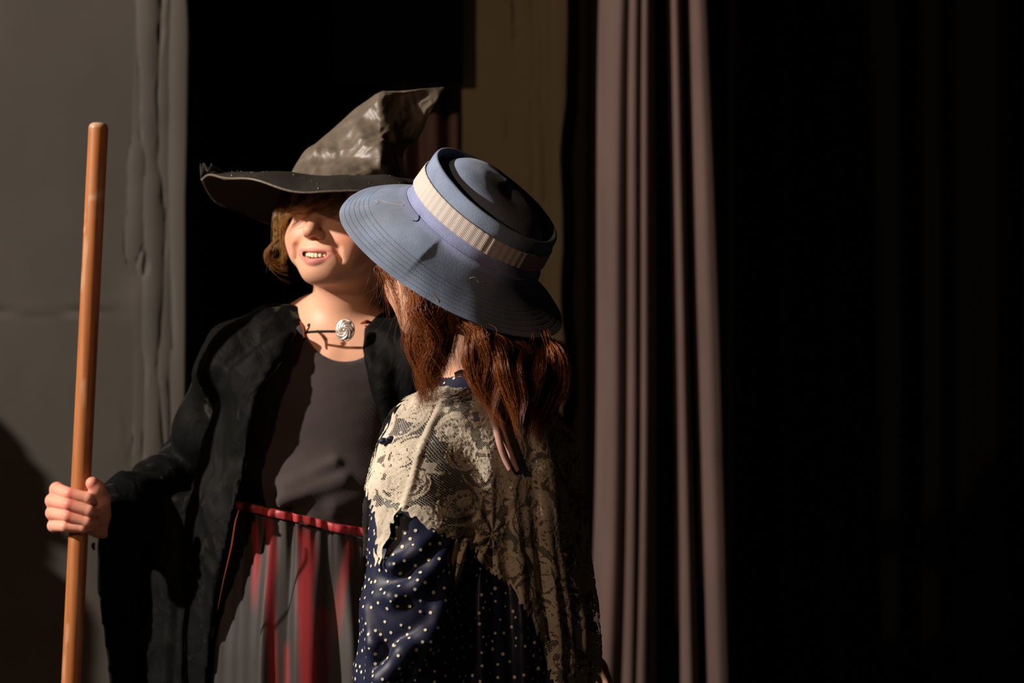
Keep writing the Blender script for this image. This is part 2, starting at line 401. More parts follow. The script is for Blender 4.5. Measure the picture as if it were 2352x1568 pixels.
# ================================================================== PEOPLE
def face(Fd, O, R, smile=True, k=.006, cr=(.072, .086, .068)):
    """child's head in local axes: rows of R = (x side, y forward, z up); O = centre at eye height; metres"""
    def W(x, y, z): return O + R[0] * x + R[1] * y + R[2] * z
    E = lambda c, r, kk=k, m='u', RR=None: Fd.ell(W(*c), r, R if RR is None else RR, kk, m)
    C = lambda a, b, ra, rb, kk=k, m='u': Fd.cap(W(*a), W(*b), ra, rb, kk, m)
    E((0, -.014, .022), cr, .01)
    E((0, .018, -.020), (.064, .060, .072), .02)
    C((-.047, .0, -.042), (-.013, .054, -.074), .021, .016, .018); C((.047, .0, -.042), (.013, .054, -.074), .021, .016, .018)
    E((0, .060, -.074), (.018, .016, .013), .012)                    # chin
    E((0, .054, -.052), (.036, .024, .028), .014)                     # mouth mass
    C((-.036, .060, .022), (.036, .060, .022), .014, .014, .014)       # brow
    for s in (-1, 1):
        E((s * .030, .084, .002), (.015, .014, .0095), .008, 's')      # socket
        E((s * .030, .0655, .001), (.0150, .0140, .0122), .004); C((s * .019, .0785, -.0005), (s * .041, .0735, -.0005), .0020, .0016, .001, 's')        # lids
        E((s * .036, .049, -.032), (.024, .022, .023), .016)           # cheek
        E((s * .072, -.008, -.015), (.006, .017, .028), .005)          # ear
        E((s * .075, -.002, -.012), (.003, .008, .014), .003, 's')
    # nose
    C((0, .070, .006), (0, .0890, -.022), .0064, .0080, .008)
    E((0, .0920, -.0262), (.0092, .0092, .0080), .005)
    for s in (-1, 1):
        E((s * .0098, .0830, -.0292), (.0056, .0078, .0056), .004)
        E((s * .0050, .0890, -.0352), (.0024, .0040, .0028), .0015, 's')
    # mouth
    hw = .0290
    def arc(x, z0, bow, y0=.0790, back=.022): t = x / hw; return (x, y0 - back * t * t, z0 + bow * t * t)
    xs = np.linspace(-1, 1, 21) * hw
    if smile:
        for i in range(20):
            Ca = lambda z0, bow, r0, kk, m, yo=.0, sc=1.0: C((xs[i] * sc,) + tuple(np.add(arc(xs[i], z0, bow)[1:], (yo, 0))),
                                    (xs[i + 1] * sc,) + tuple(np.add(arc(xs[i + 1], z0, bow)[1:], (yo, 0))), r0(i), r0(i + 1), kk, m)
            th = lambda i: 1 - min(1, abs(i - 10) / 10.) ** 1.6
            Ca(-.0503, .0010, lambda i: .0010 + .0010 * th(i), .003, 'u', .0, 1.0)       # upper lip
            Ca(-.0645, .0145, lambda i: .0012 + .0030 * th(i), .003, 'u', -.001, 1.0)       # lower lip
        for i in range(20):
            Ca(-.0568, .0075, lambda i: .0006 + .0040 * th(i) ** .8, .0008, 's', .002, .97)   # opening
            Ca(-.0568, .0075, lambda i: .0006 + .0040 * th(i) ** .8, .0008, 's', -.006, .90)
        for s in (-1, 1):     # smile folds
            C((s * .0175, .0835, -.0310), (s * .0310, .0725, -.0460), .0022, .0022, .008, 's')
            C((s * .0310, .0725, -.0460), (s * .0345, .0640, -.0590), .0020, .0012, .008, 's')
            E((s * .0400, .0530, -.0480), (.0090, .0100, .0150), .010)
    else:
        for i in range(20):
            a, b = arc(xs[i] * .8, -.052, .002), arc(xs[i + 1] * .8, -.052, .002); C(a, b, .0035, .0035, .003)
            a, b = arc(xs[i] * .8, -.059, .002), arc(xs[i + 1] * .8, -.059, .002); C(a, b, .0042, .0042, .003)
    return W
def face_colour(L):
    """skin pigment from head-local coordinates L (n,3)"""
    x, y, z = L.T; n = len(x); c = np.tile(np.array([.74, .405, .27]), (n, 1))
    t = np.clip(x / .0290, -1.2, 1.2)
    up = np.exp(-((z - (-.0505 + .0010 * t * t)) / (.0025 - .0010 * t * t)) ** 4); lo = np.exp(-((z - (-.0648 + .0145 * t * t)) / (.0038 - .0022 * t * t)) ** 4)
    lip = np.clip(np.maximum(up, lo), 0, 1) * sst(.0310, .0285, np.abs(x)) * (y > .045)
    ins = (z < -.0520 + .0010 * t * t) & (z > -.0615 + .0135 * t * t) & (np.abs(x) < .0262) & (y < .0760 - .022 * t * t) & (y > .03)
    ch = np.exp(-(((np.abs(x) - .042) / .018) ** 2 + ((z + .030) / .018) ** 2)) * (y > .02)
    ns = np.exp(-((x / .010) ** 2 + ((z + .034) / .010) ** 2)) * (y > .07)
    c += np.clip(ch * .75 + ns * .4, 0, 1)[:, None] * np.array([.02, -.11, -.085])
    c = c * (1 - lip[:, None]) + lip[:, None] * np.array([.64, .22, .20])
    c[ins] = (.10, .015, .012)
    return c
def relaxed_hand(Fd, wrist, dirv, palm_n, s=1.0, curl=.5):
    """hand hanging from a wrist: dirv to the finger tips, palm_n out of the palm"""
    d = unit(dirv); n = unit(np.asarray(palm_n) - d * np.dot(palm_n, d)); u = np.cross(d, n); w_ = np.asarray(wrist)
    Q = lambda a, b, c: w_ + (d * a + u * b + n * c) * s
    Fd.chain([Q(-.01, 0, 0), Q(.02, 0, 0)], [.019 * s, .020 * s], .01)
    for b in (-.020, -.007, .007, .020): Fd.cap(Q(.01, b * .6, 0), Q(.060, b, -.002), .011 * s, .010 * s, .010)
    for i, (b, L) in enumerate([(.024, .052), (.008, .062), (-.008, .058), (-.023, .045)]):
        p = Q(.062, b, -.002); a = 0.15; pts = [p]
        for q in (.45, .32, .25):
            p = p + (d * cos(a) + n * sin(a)) * L * s * q; pts.append(p); a += curl * .9
        Fd.chain(pts, np.array([.0088, .0080, .0074, .0066]) * s, .0025)
    Fd.chain([Q(.012, .020, .004), Q(.035, .038, .014), Q(.055, .042, .022), Q(.070, .040, .028)], np.array([.012, .0105, .0090, .0075]) * s, .006)

M_skin = mat('skin', ONE, .48, spec=.35, sss=.25, sss_scale=.006, attr='Col', bump=(700, 3, .12, .0006, ONE))
M_eye = mat('eye_white', (.75, .70, .66), .15, spec=.5)
M_iris = mat('iris', (.10, .06, .03), .1, spec=.6)
M_teeth = mat('teeth', (.82, .70, .50), .25, spec=.5, noise=(60, 2, .05, ONE))
M_shoe = mat('black_shoe_leather', (.02, .018, .016), .4)
M_sock = mat('black_tights', (.02, .02, .022), .8)

def ball(c, r, n=16, R=None):
    th = np.linspace(0, pi, n); ph = np.arange(2 * n) * pi / n
    T, Ph = np.meshgrid(th, ph, indexing='ij'); r = np.broadcast_to(r, 3)
    L = np.stack([np.sin(T) * np.cos(Ph) * r[0], np.sin(T) * np.sin(Ph) * r[1], np.cos(T) * r[2]], -1).reshape(-1, 3)
    if R is not None: L = L @ R
    return L + np.asarray(c), grid_faces(2 * n, n, True)[:, ::-1]
def shoe(parent, ankle, fwd, label=None):
    f = unit([fwd[0], fwd[1], 0]); a = np.asarray(ankle); b = np.array([a[0], a[1], 0])
    Fd = Field(axis((b[0] - .2, b[0] + .2, .006)), axis((b[1] - .2, b[1] + .2, .006)), axis((-.006, .16, .005)))
    Fd.cap(b + [0, 0, .045], b + f * .12 + [0, 0, .030], .036, .030, .02); Fd.cap(b + f * -.02 + [0, 0, .035], b + f * .13 + [0, 0, .026], .035, .030, .02)
    Fd.cap(b + [0, 0, .06], b + [0, 0, .10], .034, .036, .02)
    Fd.apply(lambda D, X, Y, Z: np.maximum(D, .003 - Z))
    V, Q = Fd.mesh(); return mesh_obj('shoe', V, Q, M_shoe, parent)

# ------------------------------------------------------------------ the child in the pointed hat
A = empty('person', P(730, 0, 4.05) * [1, 1, 0])
tag(A, 'smiling child in pointed black hat and velvet cloak gripping the wooden pole', 'person')
hd = frame_of((-.46, -.88, .10), (.05, .02, 1)); HO = P(799, 506, 4.01)
SR, EL, WR = P(560, 838, 4.07), P(445, 1110, 4.20), P(232, 1197, 3.995)       # arm that holds the pole
SL, EL2, WR2 = P(985, 830, 3.98), P(1120, 1150, 4.06), P(1305, 1462, 4.0)      # other arm, held out low
def torso(Fd, g=0.0, k=.05):
    ty = frame_of((-.36, -.93, 0), (0, 0, 1))
    Fd.ell(P(758, 925, 4.06), (.118 + g, .082 + g, .150 + g), ty, k); Fd.ell(P(728, 1120, 4.06), (.108 + g, .078 + g, .14 + g), ty, k)
    Fd.ell(P(712, 1320, 4.06), (.130 + g, .092 + g, .12 + g), ty, k)
    Fd.cap(P(595, 838, 4.075), P(950, 830, 4.0), .044 + g, .044 + g, .04)
def pole_pt(py, d=3.95): return P(226 - (py - 283) * .0490, py, d)
Fa = Field(axis((-.62, -.52, .0011), (-.52, -.315, .005), (-.315, -.14, .0012), (-.14, .14, .005)),
           axis((3.86, 3.90, .004), (3.90, 4.03, .0012), (4.03, 4.30, .005)),
           axis((.02, .86, .008), (.86, .975, .0011), (.975, 1.195, .004), (1.195, 1.36, .0012), (1.36, 1.45, .005)))
torso(Fa)
W_ = lambda x, y, z: HO + hd[0] * x + hd[1] * y + hd[2] * z
Fa.cap(P(785, 770, 4.045), W_(0, -.012, -.055), .044, .043, .012)               # neck
Fa.cap(P(785, 812, 4.05), P(640, 852, 4.07), .043, .040, .010); Fa.cap(P(785, 775, 4.05), P(930, 825, 4.02), .044, .040, .03)
Fa.cap(P(690, 800, 4.012), P(765, 812, 3.992), .010, .008, .02)
face(Fa, HO, hd)
Fa.chain([SR, EL], [.038, .030], .02); Fa.chain([EL, EL * .45 + WR * .55, WR], [.031, .028, .0200], .01)
Fa.chain([SL, EL2], [.038, .030], .02); Fa.chain([EL2, EL2 * .45 + WR2 * .55, WR2], [.031, .028, .0200], .01)
relaxed_hand(Fa, WR2 + unit(WR2 - EL2) * .012, (P(1365, 1560, 3.96) - P(1325, 1470, 4.0)), (-.3, .6, -.5), .88, .55)
# hand round the pole
def H(px, py, d): return P(px, py, d)
kk = .0015
for (m, p1, p2, p3, r) in [
    (H(131, 1124, 3.962), H(160, 1134, 3.927), H(203, 1143, 3.926), H(217, 1150, 3.943), .0080),
    (H(121, 1150, 3.960), H(158, 1158, 3.925), H(205, 1172, 3.925), H(219, 1176, 3.943), .0080),
    (H(121, 1178, 3.960), H(156, 1185, 3.926), H(200, 1198, 3.927), H(216, 1200, 3.943), .0076),
    (H(124, 1207, 3.962), H(150, 1209, 3.929), H(190, 1212, 3.929), H(207, 1210, 3.943), .0070)]:
    Fa.chain([m, p1], [r * 1.12, r], kk); Fa.chain([p1, p2, p3], [r, r * .92, r * .82], kk)
    Fa.cap(m, H(205, 1165 + (m[2] < .93) * 15, 3.985), r * 1.05, .013, .006)     # metacarpals behind the pole
Fa.chain([H(218, 1190, 3.985), H(232, 1197, 3.995)], [.022, .0200], .010)
Fa.cap(H(217, 1200, 3.976), H(230, 1165, 3.966), .014, .013, .008)
Fa.chain([H(230, 1182, 3.964), H(234, 1148, 3.942), H(224, 1122, 3.932), H(212, 1110, 3.928)], [.0145, .0108, .0098, .0086], .004)
for sx in (-.045, .065):  # legs
    hip = np.array([A.location[0] + sx, 4.07, .72]); Fa.chain([hip, hip + [0, -.005, -.32], hip + [0, .01, -.66]], [.062, .044, .028], .03)
    Fa.cap(hip + [0, .01, -.66], hip + [-.03, -.09, -.685], .026, .022, .01)
V, Q = Fa.mesh(); V = relax(V, Q, 1, .4)
_a, _b = P(226, 296, 3.95), pole_pt(2820); _e = unit(_b - _a); _r = (V - _a) - ((V - _a) @ _e)[:, None] * _e; _d = np.linalg.norm(_r, axis=1)
V += np.where(_d < .0134, (.0134 - _d) / np.maximum(_d, 1e-5), 0)[:, None] * _r      # fingers lie on the pole
L = (V - HO) @ hd.T; col = face_colour(L)
nh = (np.linalg.norm(L, axis=1) > .135); col[nh] = (.74, .405, .27)
hm = V[:, 0] < -.50; kn = np.zeros(len(V))
for q in [H(131, 1122, 3.958), H(119, 1150, 3.96), H(119, 1178, 3.96), H(160, 1134, 3.92), H(158, 1158, 3.92), H(156, 1185, 3.92), H(212, 1110, 3.925)]:
    kn += np.exp(-(np.linalg.norm(V - q, axis=1) / .010) ** 2)
col = np.where(hm[:, None], np.array([.76, .36, .26]) + np.clip(kn, 0, 1)[:, None] * np.array([.02, -.09, -.06]), col)
body = mesh_obj('body', V, Q, M_skin, A, attrs={'Col': col}); del Fa
# eyes, teeth
for s in (-1, 1):
    v, q = ball(W_(s * .030, .0665, .001), .0118, 12, hd); e = mesh_obj('eye', v, as_list(q), M_eye, A)
    g = unit(np.array([-.55, -.80, -.05])); v, q = ball(W_(s * .030, .0665, .001) + g * .0085, (.0052, .0022, .0052), 10, frame_of(g, (0, 0, 1)))
    mesh_obj('iris', v, as_list(q), M_iris, e); e['label'] = 'eye in the shade of the hat brim'
    # lashes / brow as small hair ridge
tv = []
for i in range(-6, 6):
    x = (i + .5) * .0051; t = x / .0290; hgt = [.0046, .0054, .0062, .0068, .0078, .0088][int(5 - min(5, abs(i + .5) - .5))]
    z = -.0515 + .0012 * t * t - hgt * .36
    v, q = ball((0, 0, 0), 1, 10); v = np.sign(v) * np.abs(v) ** .55 * [.0026, .0026, hgt * .5]; v = v @ hd + W_(x, .0752 - .022 * t * t, z); tv.append((v, as_list(q)))
v, f = merge(tv); o = mesh_obj('teeth', v, f, M_teeth, A)
for s in (-1, 1):
    shoe(A, np.array([A.location[0] + (-.045 if s < 0 else .065), 4.075, .06]), (-.3, -.95, 0))

# ---- clothes of the pointed-hat child
def pz(poly, d):  # pixel polygon -> (x, z) plane coordinates
    return np.array([[P(a, b, d)[0], P(a, b, d)[2]] for a, b in poly])
M_shirt = mat('charcoal_brown_ribbed_jersey', (.052, .040, .040), .85, spec=.15, sheen=.15, noise=(20, 3, .12, ONE), bump=(1, 0, 0, 0, ONE), fn=None)
nt = M_shirt.node_tree; N = nt.nodes.new; tcn = [n for n in nt.nodes if n.type == 'TEX_COORD'][0]
wv = N('ShaderNodeTexWave'); wv.inputs['Scale'].default_value = 190; wv.inputs['Distortion'].default_value = .6; wv.bands_direction = 'DIAGONAL'
mpw = N('ShaderNodeMapping'); mpw.inputs['Rotation'].default_value = (0, .45, 0); mpw.inputs['Scale'].default_value = (1, .2, .35)
nt.links.new(tcn.outputs['Object'], mpw.inputs[0]); nt.links.new(mpw.outputs[0], wv.inputs[0])
bpn = [n for n in nt.nodes if n.type == 'BUMP'][0]; bpn.inputs['Strength'].default_value = .25; bpn.inputs['Distance'].default_value = .0004
nt.links.new(wv.outputs['Fac'], bpn.inputs['Height'])

Fs = Field(axis((-.48, .06, .0032)), axis((3.88, 4.22, .0032)), axis((.68, 1.21, .0032)))
torso(Fs, .006)
Fs.cap(P(785, 822, 4.05), P(640, 862, 4.07), .0455, .044, .008); Fs.cap(P(785, 790, 4.05), P(930, 827, 4.02), .046, .045, .03)
Fs.chain([SR, SR * .35 + EL * .65], [.047, .041], .02); Fs.chain([SL, SL * .35 + EL2 * .65], [.047, .041], .02)
# tummy of cloth blousing over the waistband, drag folds
Fs.ell(P(735, 1120, 4.02), (.100, .068, .050), frame_of((-.36, -.93, 0), (.0, 0, 1)), .03)
def fold(a, b, da, db, r, k=.012): Fs.cap(P(*a, da), P(*b, db), r, r * .6, k)
fold((650, 1150), (790, 1100), 3.955, 3.950, .010); fold((660, 1120), (770, 1060), 3.962, 3.955, .008)
fold((770, 1165), (860, 1120), 3.955, 3.975, .010); fold((720, 1195), (845, 1185), 3.966, 3.976, .010)
fold((700, 800), (668, 905), 4.005, 3.995, .006); fold((660, 890), (628, 1000), 4.005, 4.0, .006)
Fs.ell(P(792, 708, 3.965), (.0610, .16, .0690), None, .004, 's')
Fs.cap(P(790, 770, 4.05), P(785, 600, 4.05), .052, .052, .004, 's')
def cut(D, X, Y, Z):
    px = X * F / 4.03 + 1176; py = 784 - (Z - CAMZ) * F / 4.03
    D = np.maximum(D, (np.where(px < 785, 742 + (697 - px) * .62, 735 + (px - 860) * .7) - py) / 1750. - (py > 850) * 1.)
    return np.maximum(D, (CAMZ - (1205 - 784) / 1750.) - Z - .05)
Fs.apply(cut)
V, Q = Fs.mesh(); V = relax(V, Q, 2)
n = vnormals(V, Q)
dsp = .0016 * fbm(V * [18, 18, 30], 3, 5) + .0016 * fbm(V * [14, 10, 26] + V[:, [2]] * [6, 0, 0], 2, 8) * sst(1.02, .93, V[:, 2])
V += n * dsp[:, None]
shirt = mesh_obj('shirt', V, Q, M_shirt, A)
shirt['label'] = 'charcoal brown ribbed shirt with a scooped neck'

# skirt: gathered, striped
M_skirt = mat('sheer_black_over_red_skirt', ONE, .6, spec=.3, sheen=.2, attr='Col', noise=(40, 3, .12, (1, 1, .2)), bump=(160, 3, .15, .001, (1, 1, .3)))
nu, nv = 720, 150
a = np.linspace(0, 2 * pi, nu, endpoint=False); c0 = P(722, 1192, 4.05)
def skirt_pt(a, v):   # v 0 at waist, 1 at hem ; a=0 to the right of the picture, -pi/2 towards the camera
    rx = .130 + .012 * sst(0, .3, v) + .030 * v; ry = .102 + .018 * sst(0, .3, v) + .045 * v
    g = np.stack([np.cos(a) * 5, np.sin(a) * 5, v * .8 + 0 * a], -1)
    fold = (vnoise(g * [1.0, 1.0, .8], 3) * .65 + vnoise(g * [2.1, 2.1, 1.], 4) * .35)
    top = vnoise(g * [3.5, 3.5, 3], 5)
    amp = .003 + .013 * sst(0, .25, v) + .022 * v
    r = 1 + (fold * amp + top * .006 * np.exp(-v * 14)) / rx
    x = c0[0] + np.cos(a) * rx * r; y = c0[1] + np.sin(a) * ry * r
    z = c0[2] - .004 - (x - c0[0]) * .22 * (1 - sst(0, .4, v)) - v * .60
    return x, y, z
vv = np.linspace(0, 1, nv) ** 1.2
Aa, Vv = np.meshgrid(a, vv); x, y, z = skirt_pt(Aa, Vv)
V = np.stack([x, y, z], -1).reshape(-1, 3); px = (V[:, 0] / V[:, 1] * F + 1176).reshape(Vv.shape); py = 784 - (V[:, 2] - CAMZ) / V[:, 1].mean() * F
py = py.reshape(Vv.shape)
front = np.sin(Aa) < 0
band = np.zeros(Vv.shape)
wob = 8 * vnoise(np.stack([py / 90, px / 400, py * 0], -1), 12)
for (c, wd, y0, y1, s, sl) in [(586, 9, 1190, 1350, .9, .02), (620, 11, 1180, 1600, .9, .035), (700, 19, 1205, 1650, 1.0, .03), (800, 12, 1230, 1420, .6, -.10), (745, 14, 1380, 1650, .4, .0), (662, 8, 1460, 1700, .5, 0)]:
    cc = c + (py - 1200) * sl + wob; band += s * np.exp(-((px - cc) / wd) ** 4) * sst(y0 - 20, y0 + 20, py) * sst(y1 + 60, y1 - 60, py)
back = .5 + .5 * vnoise(np.stack([np.cos(Aa) * 9, np.sin(Aa) * 9, Vv], -1), 30); band = np.where(front & (py < 1750), band, sst(.55, .75, back))
band = np.clip(band, 0, 1)[..., None]
grey = .5 + .5 * vnoise(np.stack([np.cos(Aa) * 11, np.sin(Aa) * 11, Vv * .6], -1), 33)[..., None]
colr = (np.array([.033, .028, .027]) * (.5 + grey)) * (1 - band) + band * np.array([.26, .018, .022])
skirt = mesh_obj('skirt', V, grid_faces(nu, nv, True)[:, ::-1], M_skirt, A, attrs={'Col': colr.reshape(-1, 3)}); solidify(skirt, .0015, -1)
skirt['label'] = 'gathered black skirt with dark red vertical stripes'
# waistband ribbon, slightly rucked
M_red = mat('red_ribbon', (.42, .045, .05), .45, spec=.4, noise=(60, 3, .25, ONE), bump=(120, 3, .5, .001, (1, 1, 1)))
nw = 9; tt = np.linspace(-1, 1, nw); Aa, T = np.meshgrid(a, tt)
x, y, z = skirt_pt(Aa, 0 * Aa); rk = vnoise(np.stack([np.cos(Aa) * 9, np.sin(Aa) * 9, T * .5], -1), 21)
cx, cy = c0[0], c0[1]; sc = 1.035 + .012 * (1 - T ** 2) + .012 * rk
V = np.stack([cx + (x - cx) * sc, cy + (y - cy) * sc, z + .0075 + T * .0052 + .0022 * vnoise(np.stack([np.cos(Aa) * 4, np.sin(Aa) * 4, 0 * T], -1), 22)], -1).reshape(-1, 3)
o = mesh_obj('waistband', V, grid_faces(nu, nw, True), M_red, skirt); solidify(o, .002, 0); o['label'] = 'rucked red ribbon waistband'

# cloak: volume with folds, velvet
def velvet_fn(m, nt, b, tc):
    N = nt.nodes.new; L = nt.links.new
    mp = N('ShaderNodeMapping'); mp.inputs['Scale'].default_value = (1, 1, .55); L(tc.outputs['Object'], mp.inputs[0])
    n1 = N('ShaderNodeTexNoise'); n1.inputs['Scale'].default_value = 26; n1.inputs['Detail'].default_value = 5; n1.inputs['Distortion'].default_value = 1.6; L(mp.outputs[0], n1.inputs[0])
    cr = N('ShaderNodeMapRange'); cr.inputs[1].default_value = .58; cr.inputs[2].default_value = .72; L(n1.outputs[0], cr.inputs[0])
    mr = N('ShaderNodeMapRange'); mr.inputs[3].default_value = .008; mr.inputs[4].default_value = 1.0; L(cr.outputs[0], mr.inputs[0]); L(mr.outputs[0], b.inputs['Sheen Weight'])
    n2 = N('ShaderNodeTexNoise'); n2.inputs['Scale'].default_value = 300; n2.inputs['Detail'].default_value = 3; L(mp.outputs[0], n2.inputs[0])
    ad = N('ShaderNodeMath'); ad.operation = 'MULTIPLY_ADD'; ad.inputs[1].default_value = .1; L(n2.outputs[0], ad.inputs[0]); L(n1.outputs[0], ad.inputs[2])
    bp = N('ShaderNodeBump'); bp.inputs['Strength'].default_value = .6; bp.inputs['Distance'].default_value = .006; L(ad.outputs[0], bp.inputs['Height']); L(bp.outputs[0], b.inputs['Normal'])
M_velvet = mat('crushed_black_velvet', (.0028, .003, .0032), .65, spec=.07, sheen=.5, sheen_col=(.60, .60, .50), sheen_rough=.4, fn=velvet_fn)
M_orange = mat('orange_satin_lining', (.18, .030, .006), .7, spec=.2, bump=(200, 2, .3, .0006, ONE))

Fc = Field(axis((-.66, .20, .0042)), axis((3.86, 4.36, .0042)), axis((.10, 1.23, .0042)))
# shoulder and sleeve volumes
Fc.chain([P(706, 780, 4.04), P(640, 786, 4.05), P(560, 838, 4.06)], [.036, .048, .054], .03)
Fc.ell(P(530, 862, 4.04), (.040, .045, .046), None, .03)
Fc.chain([P(560, 838, 4.07), P(500, 980, 4.12), P(452, 1090, 4.19)], [.052, .052, .050], .03)
Fc.chain([P(452, 1098, 4.19), P(380, 1135, 4.12), P(300, 1165, 4.04), P(256, 1180, 4.010)], [.050, .046, .042, .036], .02)
Fc.chain([P(862, 778, 4.035), P(930, 795, 4.01), P(1000, 840, 3.98)], [.034, .048, .054], .03)
Fc.chain([P(1000, 840, 3.99), P(1070, 1000, 4.02), P(1120, 1150, 4.06)], [.05, .048, .046], .03)
Fc.chain([P(1120, 1150, 4.06), P(1220, 1290, 4.05), P(1302, 1420, 4.01)], [.046, .044, .034], .02)
Fc.chain([P(720, 770, 4.10), P(790, 775, 4.13), P(860, 770, 4.10)], [.026, .03, .026], .02)     # collar round the nape
# right front panel + hanging drape under the arm
polyR = pz([(700, 745), (690, 800), (655, 835), (625, 885), (602, 950), (592, 1000), (578, 1100), (556, 1200), (545, 1240), (520, 1350), (505, 1450), (480, 1700), (450, 2450),
            (262, 2450), (252, 1800), (243, 1600), (222, 1450), (210, 1330), (208, 1250), (240, 1200), (300, 1170), (430, 1120), (470, 960), (520, 850), (600, 790), (650, 752)], 4.02)
def sheet(poly, y0f, t, k=.015):
    lo = [poly[:, 0].min(), 3.86, poly[:, 1].min()]; hi = [poly[:, 0].max(), 4.36, poly[:, 1].max()]
    def fn(X, Y, Z):
        pd = poly_sd(X[:, 0, :].astype(np.float32) * 1.0 + 0 * Z[0, 0][None], Z[0, 0][None] + 0 * X[:, 0, :], poly)[:, None, :]
        y0 = y0f(X[:, 0, :] + 0 * Z[0, 0][None], Z[0, 0][None] + 0 * X[:, 0, :])[:, None, :]
        q = np.abs(Y - y0) - t; return np.minimum(np.maximum(pd + t * .8, q), 0) + np.sqrt(np.maximum(pd + t * .8, 0) ** 2 + np.maximum(q, 0) ** 2) - t * .3
    Fc.mix(fn, lo, hi, k, 'u')
def yR(x, z):
    px = x * F / 4.03 + 1176; py = 784 - (z - CAMZ) * F / 4.03
    base = 3.962 + .06 * sst(600, 470, px) + .06 * sst(470, 300, px) - .05 * sst(300, 210, px) - .0 * py
    base = base + .02 * sst(900, 780, py) - .042 * sst(1040, 1180, py) * sst(420, 500, px)
    hang = sst(1120, 1400, py)
    s = (px - 210) / 330.
    f = np.sin(s * 21 + .004 * (py - 1200) * (1 - s) + 1.2 * np.sin(py / 190.)) * .5 + np.sin(s * 37 + py / 160. + 1) * .3
    f2 = np.sin((px + (py - 900) * .26) / 15.) * .5 + np.sin((px + (py - 900) * .2) / 27. + 1) * .5
    return base + .012 * hang * f + (1 - hang) * .006 * f2
sheet(polyR, yR, .012)
polyL = pz([(838, 748), (832, 800), (850, 890), (868, 950), (886, 1010), (905, 1080), (925, 1300), (940, 1568), (950, 2450), (1270, 2450), (1275, 1700), (1290, 1560), (1345, 1490), (1322, 1440),
            (1150, 1180), (1050, 960), (1000, 830), (930, 775), (870, 750)], 4.0)
def yL(x, z):
    px = x * F / 4.0 + 1176; py = 784 - (z - CAMZ) * F / 4.0
    return 3.955 + .03 * sst(960, 860, px) * sst(850, 760, py) + .05 * sst(1000, 1200, px) + .010 * np.sin(px / 14. + py / 300.) * sst(1000, 1300, py) + .003 * np.sin(px / 9.)
sheet(polyL, yL, .012)
polyB = pz([(640, 780), (930, 780), (1080, 1000), (1150, 2450), (330, 2450), (420, 1200), (520, 900)], 4.2)
sheet(polyB, lambda x, z: 4.19 + .02 * np.sin(x * 70) * sst(1.1, .6, z) - .06 * sst(1.02, 1.18, z), .012)
# opening for the face/neck and the hands
Fc.cap(P(787, 800, 4.03), P(787, 560, 4.03), .0455, .075, .006, 's')
V, Q = Fc.mesh(); V = relax(V, Q, 2); n = vnormals(V, Q)
arm = np.exp(-((V[:, 2] - .95) / .10) ** 2) + np.exp(-((V[:, 2] - 1.12) / .07) ** 2)
sw = V * [20, 18, 10] + np.stack([V[:, 2] * 10, V[:, 0] * 5, V[:, 0] * -6], 1)
dsp = .0065 * (ridged(sw, 2, 61) - .3) * (.5 + .5 * np.clip(arm, 0, 1)) + .004 * fbm(V * [14, 14, 7], 3, 63)
V += n * dsp[:, None]
cloak = mesh_obj('cloak', V, Q, M_velvet, A); cloak['label'] = 'crushed black velvet cloak with wide sleeves'
# orange lining showing along the front edge, at the neck and at the cuff
def ribbon(pts, w0, m, name, parent, d=None, n=60, normal=(0, -1, 0), thick=.0012):
    c = catmull(pts, n); T = np.gradient(c, axis=0); T /= np.linalg.norm(T, axis=1, keepdims=True)
    s = np.cross(T, np.asarray(normal, float)); s /= np.linalg.norm(s, axis=1, keepdims=True); ww = np.interp(np.linspace(0, 1, n), np.linspace(0, 1, len(w0)), w0)[:, None]
    V = np.stack([c - s * ww, c, c + s * ww], 1).reshape(-1, 3); o = mesh_obj(name, V, grid_faces(3, n), m, parent); solidify(o, thick, 0); return o
o = ribbon([P(549, 1170, 3.910), P(541, 1200, 3.905), P(533, 1250, 3.903), P(524, 1290, 3.903), P(512, 1340, 3.903), P(500, 1400, 3.903)], [.0003, .0012, .0013, .0010, .0006, .0002], M_orange, 'lining', cloak)
o['label'] = 'thin orange lining edge of the cloak front'
o = ribbon([P(690, 738, 3.985), P(697, 752, 3.973), P(699, 775, 3.966)], [.0012, .0022, .001], M_orange, 'lining', cloak); o['label'] = 'orange lining showing at the neck'
o = ribbon([P(828, 743, 3.985), P(842, 739, 3.983), P(856, 741, 3.992)], [.0008, .0028, .0006], M_orange, 'lining', cloak); o['label'] = 'orange lining showing at the neck'
o = ribbon([P(216, 1246, 3.985), P(214, 1254, 3.985), P(217, 1263, 3.985)], [.0018, .0026, .001], M_orange, 'lining', cloak); o['label'] = 'orange lining showing at the cuff'
# clasp: cord + silver swirl disc
M_cord = mat('black_cord', (.012, .008, .008), .7)
v, q = tube(catmull([P(700, 764, 3.968), P(715, 762, 3.962), P(740, 761, 3.958), P(776, 761, 3.955)], 24), .0017, 8)
cord = mesh_obj('clasp_cord', v, as_list(q), M_cord, cloak)
v, q = tube(catmull([P(700, 764, 3.966), P(708, 755, 3.960), P(711, 744, 3.960), P(706, 748, 3.961)], 16), .0012, 6); mesh_obj('cord_knot', v, as_list(q), M_cord, cloak)
M_silver = mat('polished_silver', (.85, .76, .70), .28, metal=.75)
R = frame_of((-.25, -.96, .10), (.12, 0, 1)); cc = P(793, 758, 3.952); parts = []
ex, ez, ey = R[0] * .0115, R[2] * .0135, R[1]
th = np.linspace(0, 2 * pi, 49)
ringp = cc + np.cos(th)[:, None] * ex + np.sin(th)[:, None] * ez
v, q = tube(ringp, .0016, 8, caps=False); parts.append((v, q))
rr, tt = np.meshgrid(np.linspace(0, 1, 8), np.linspace(0, 2 * pi, 40, endpoint=False), indexing='ij')
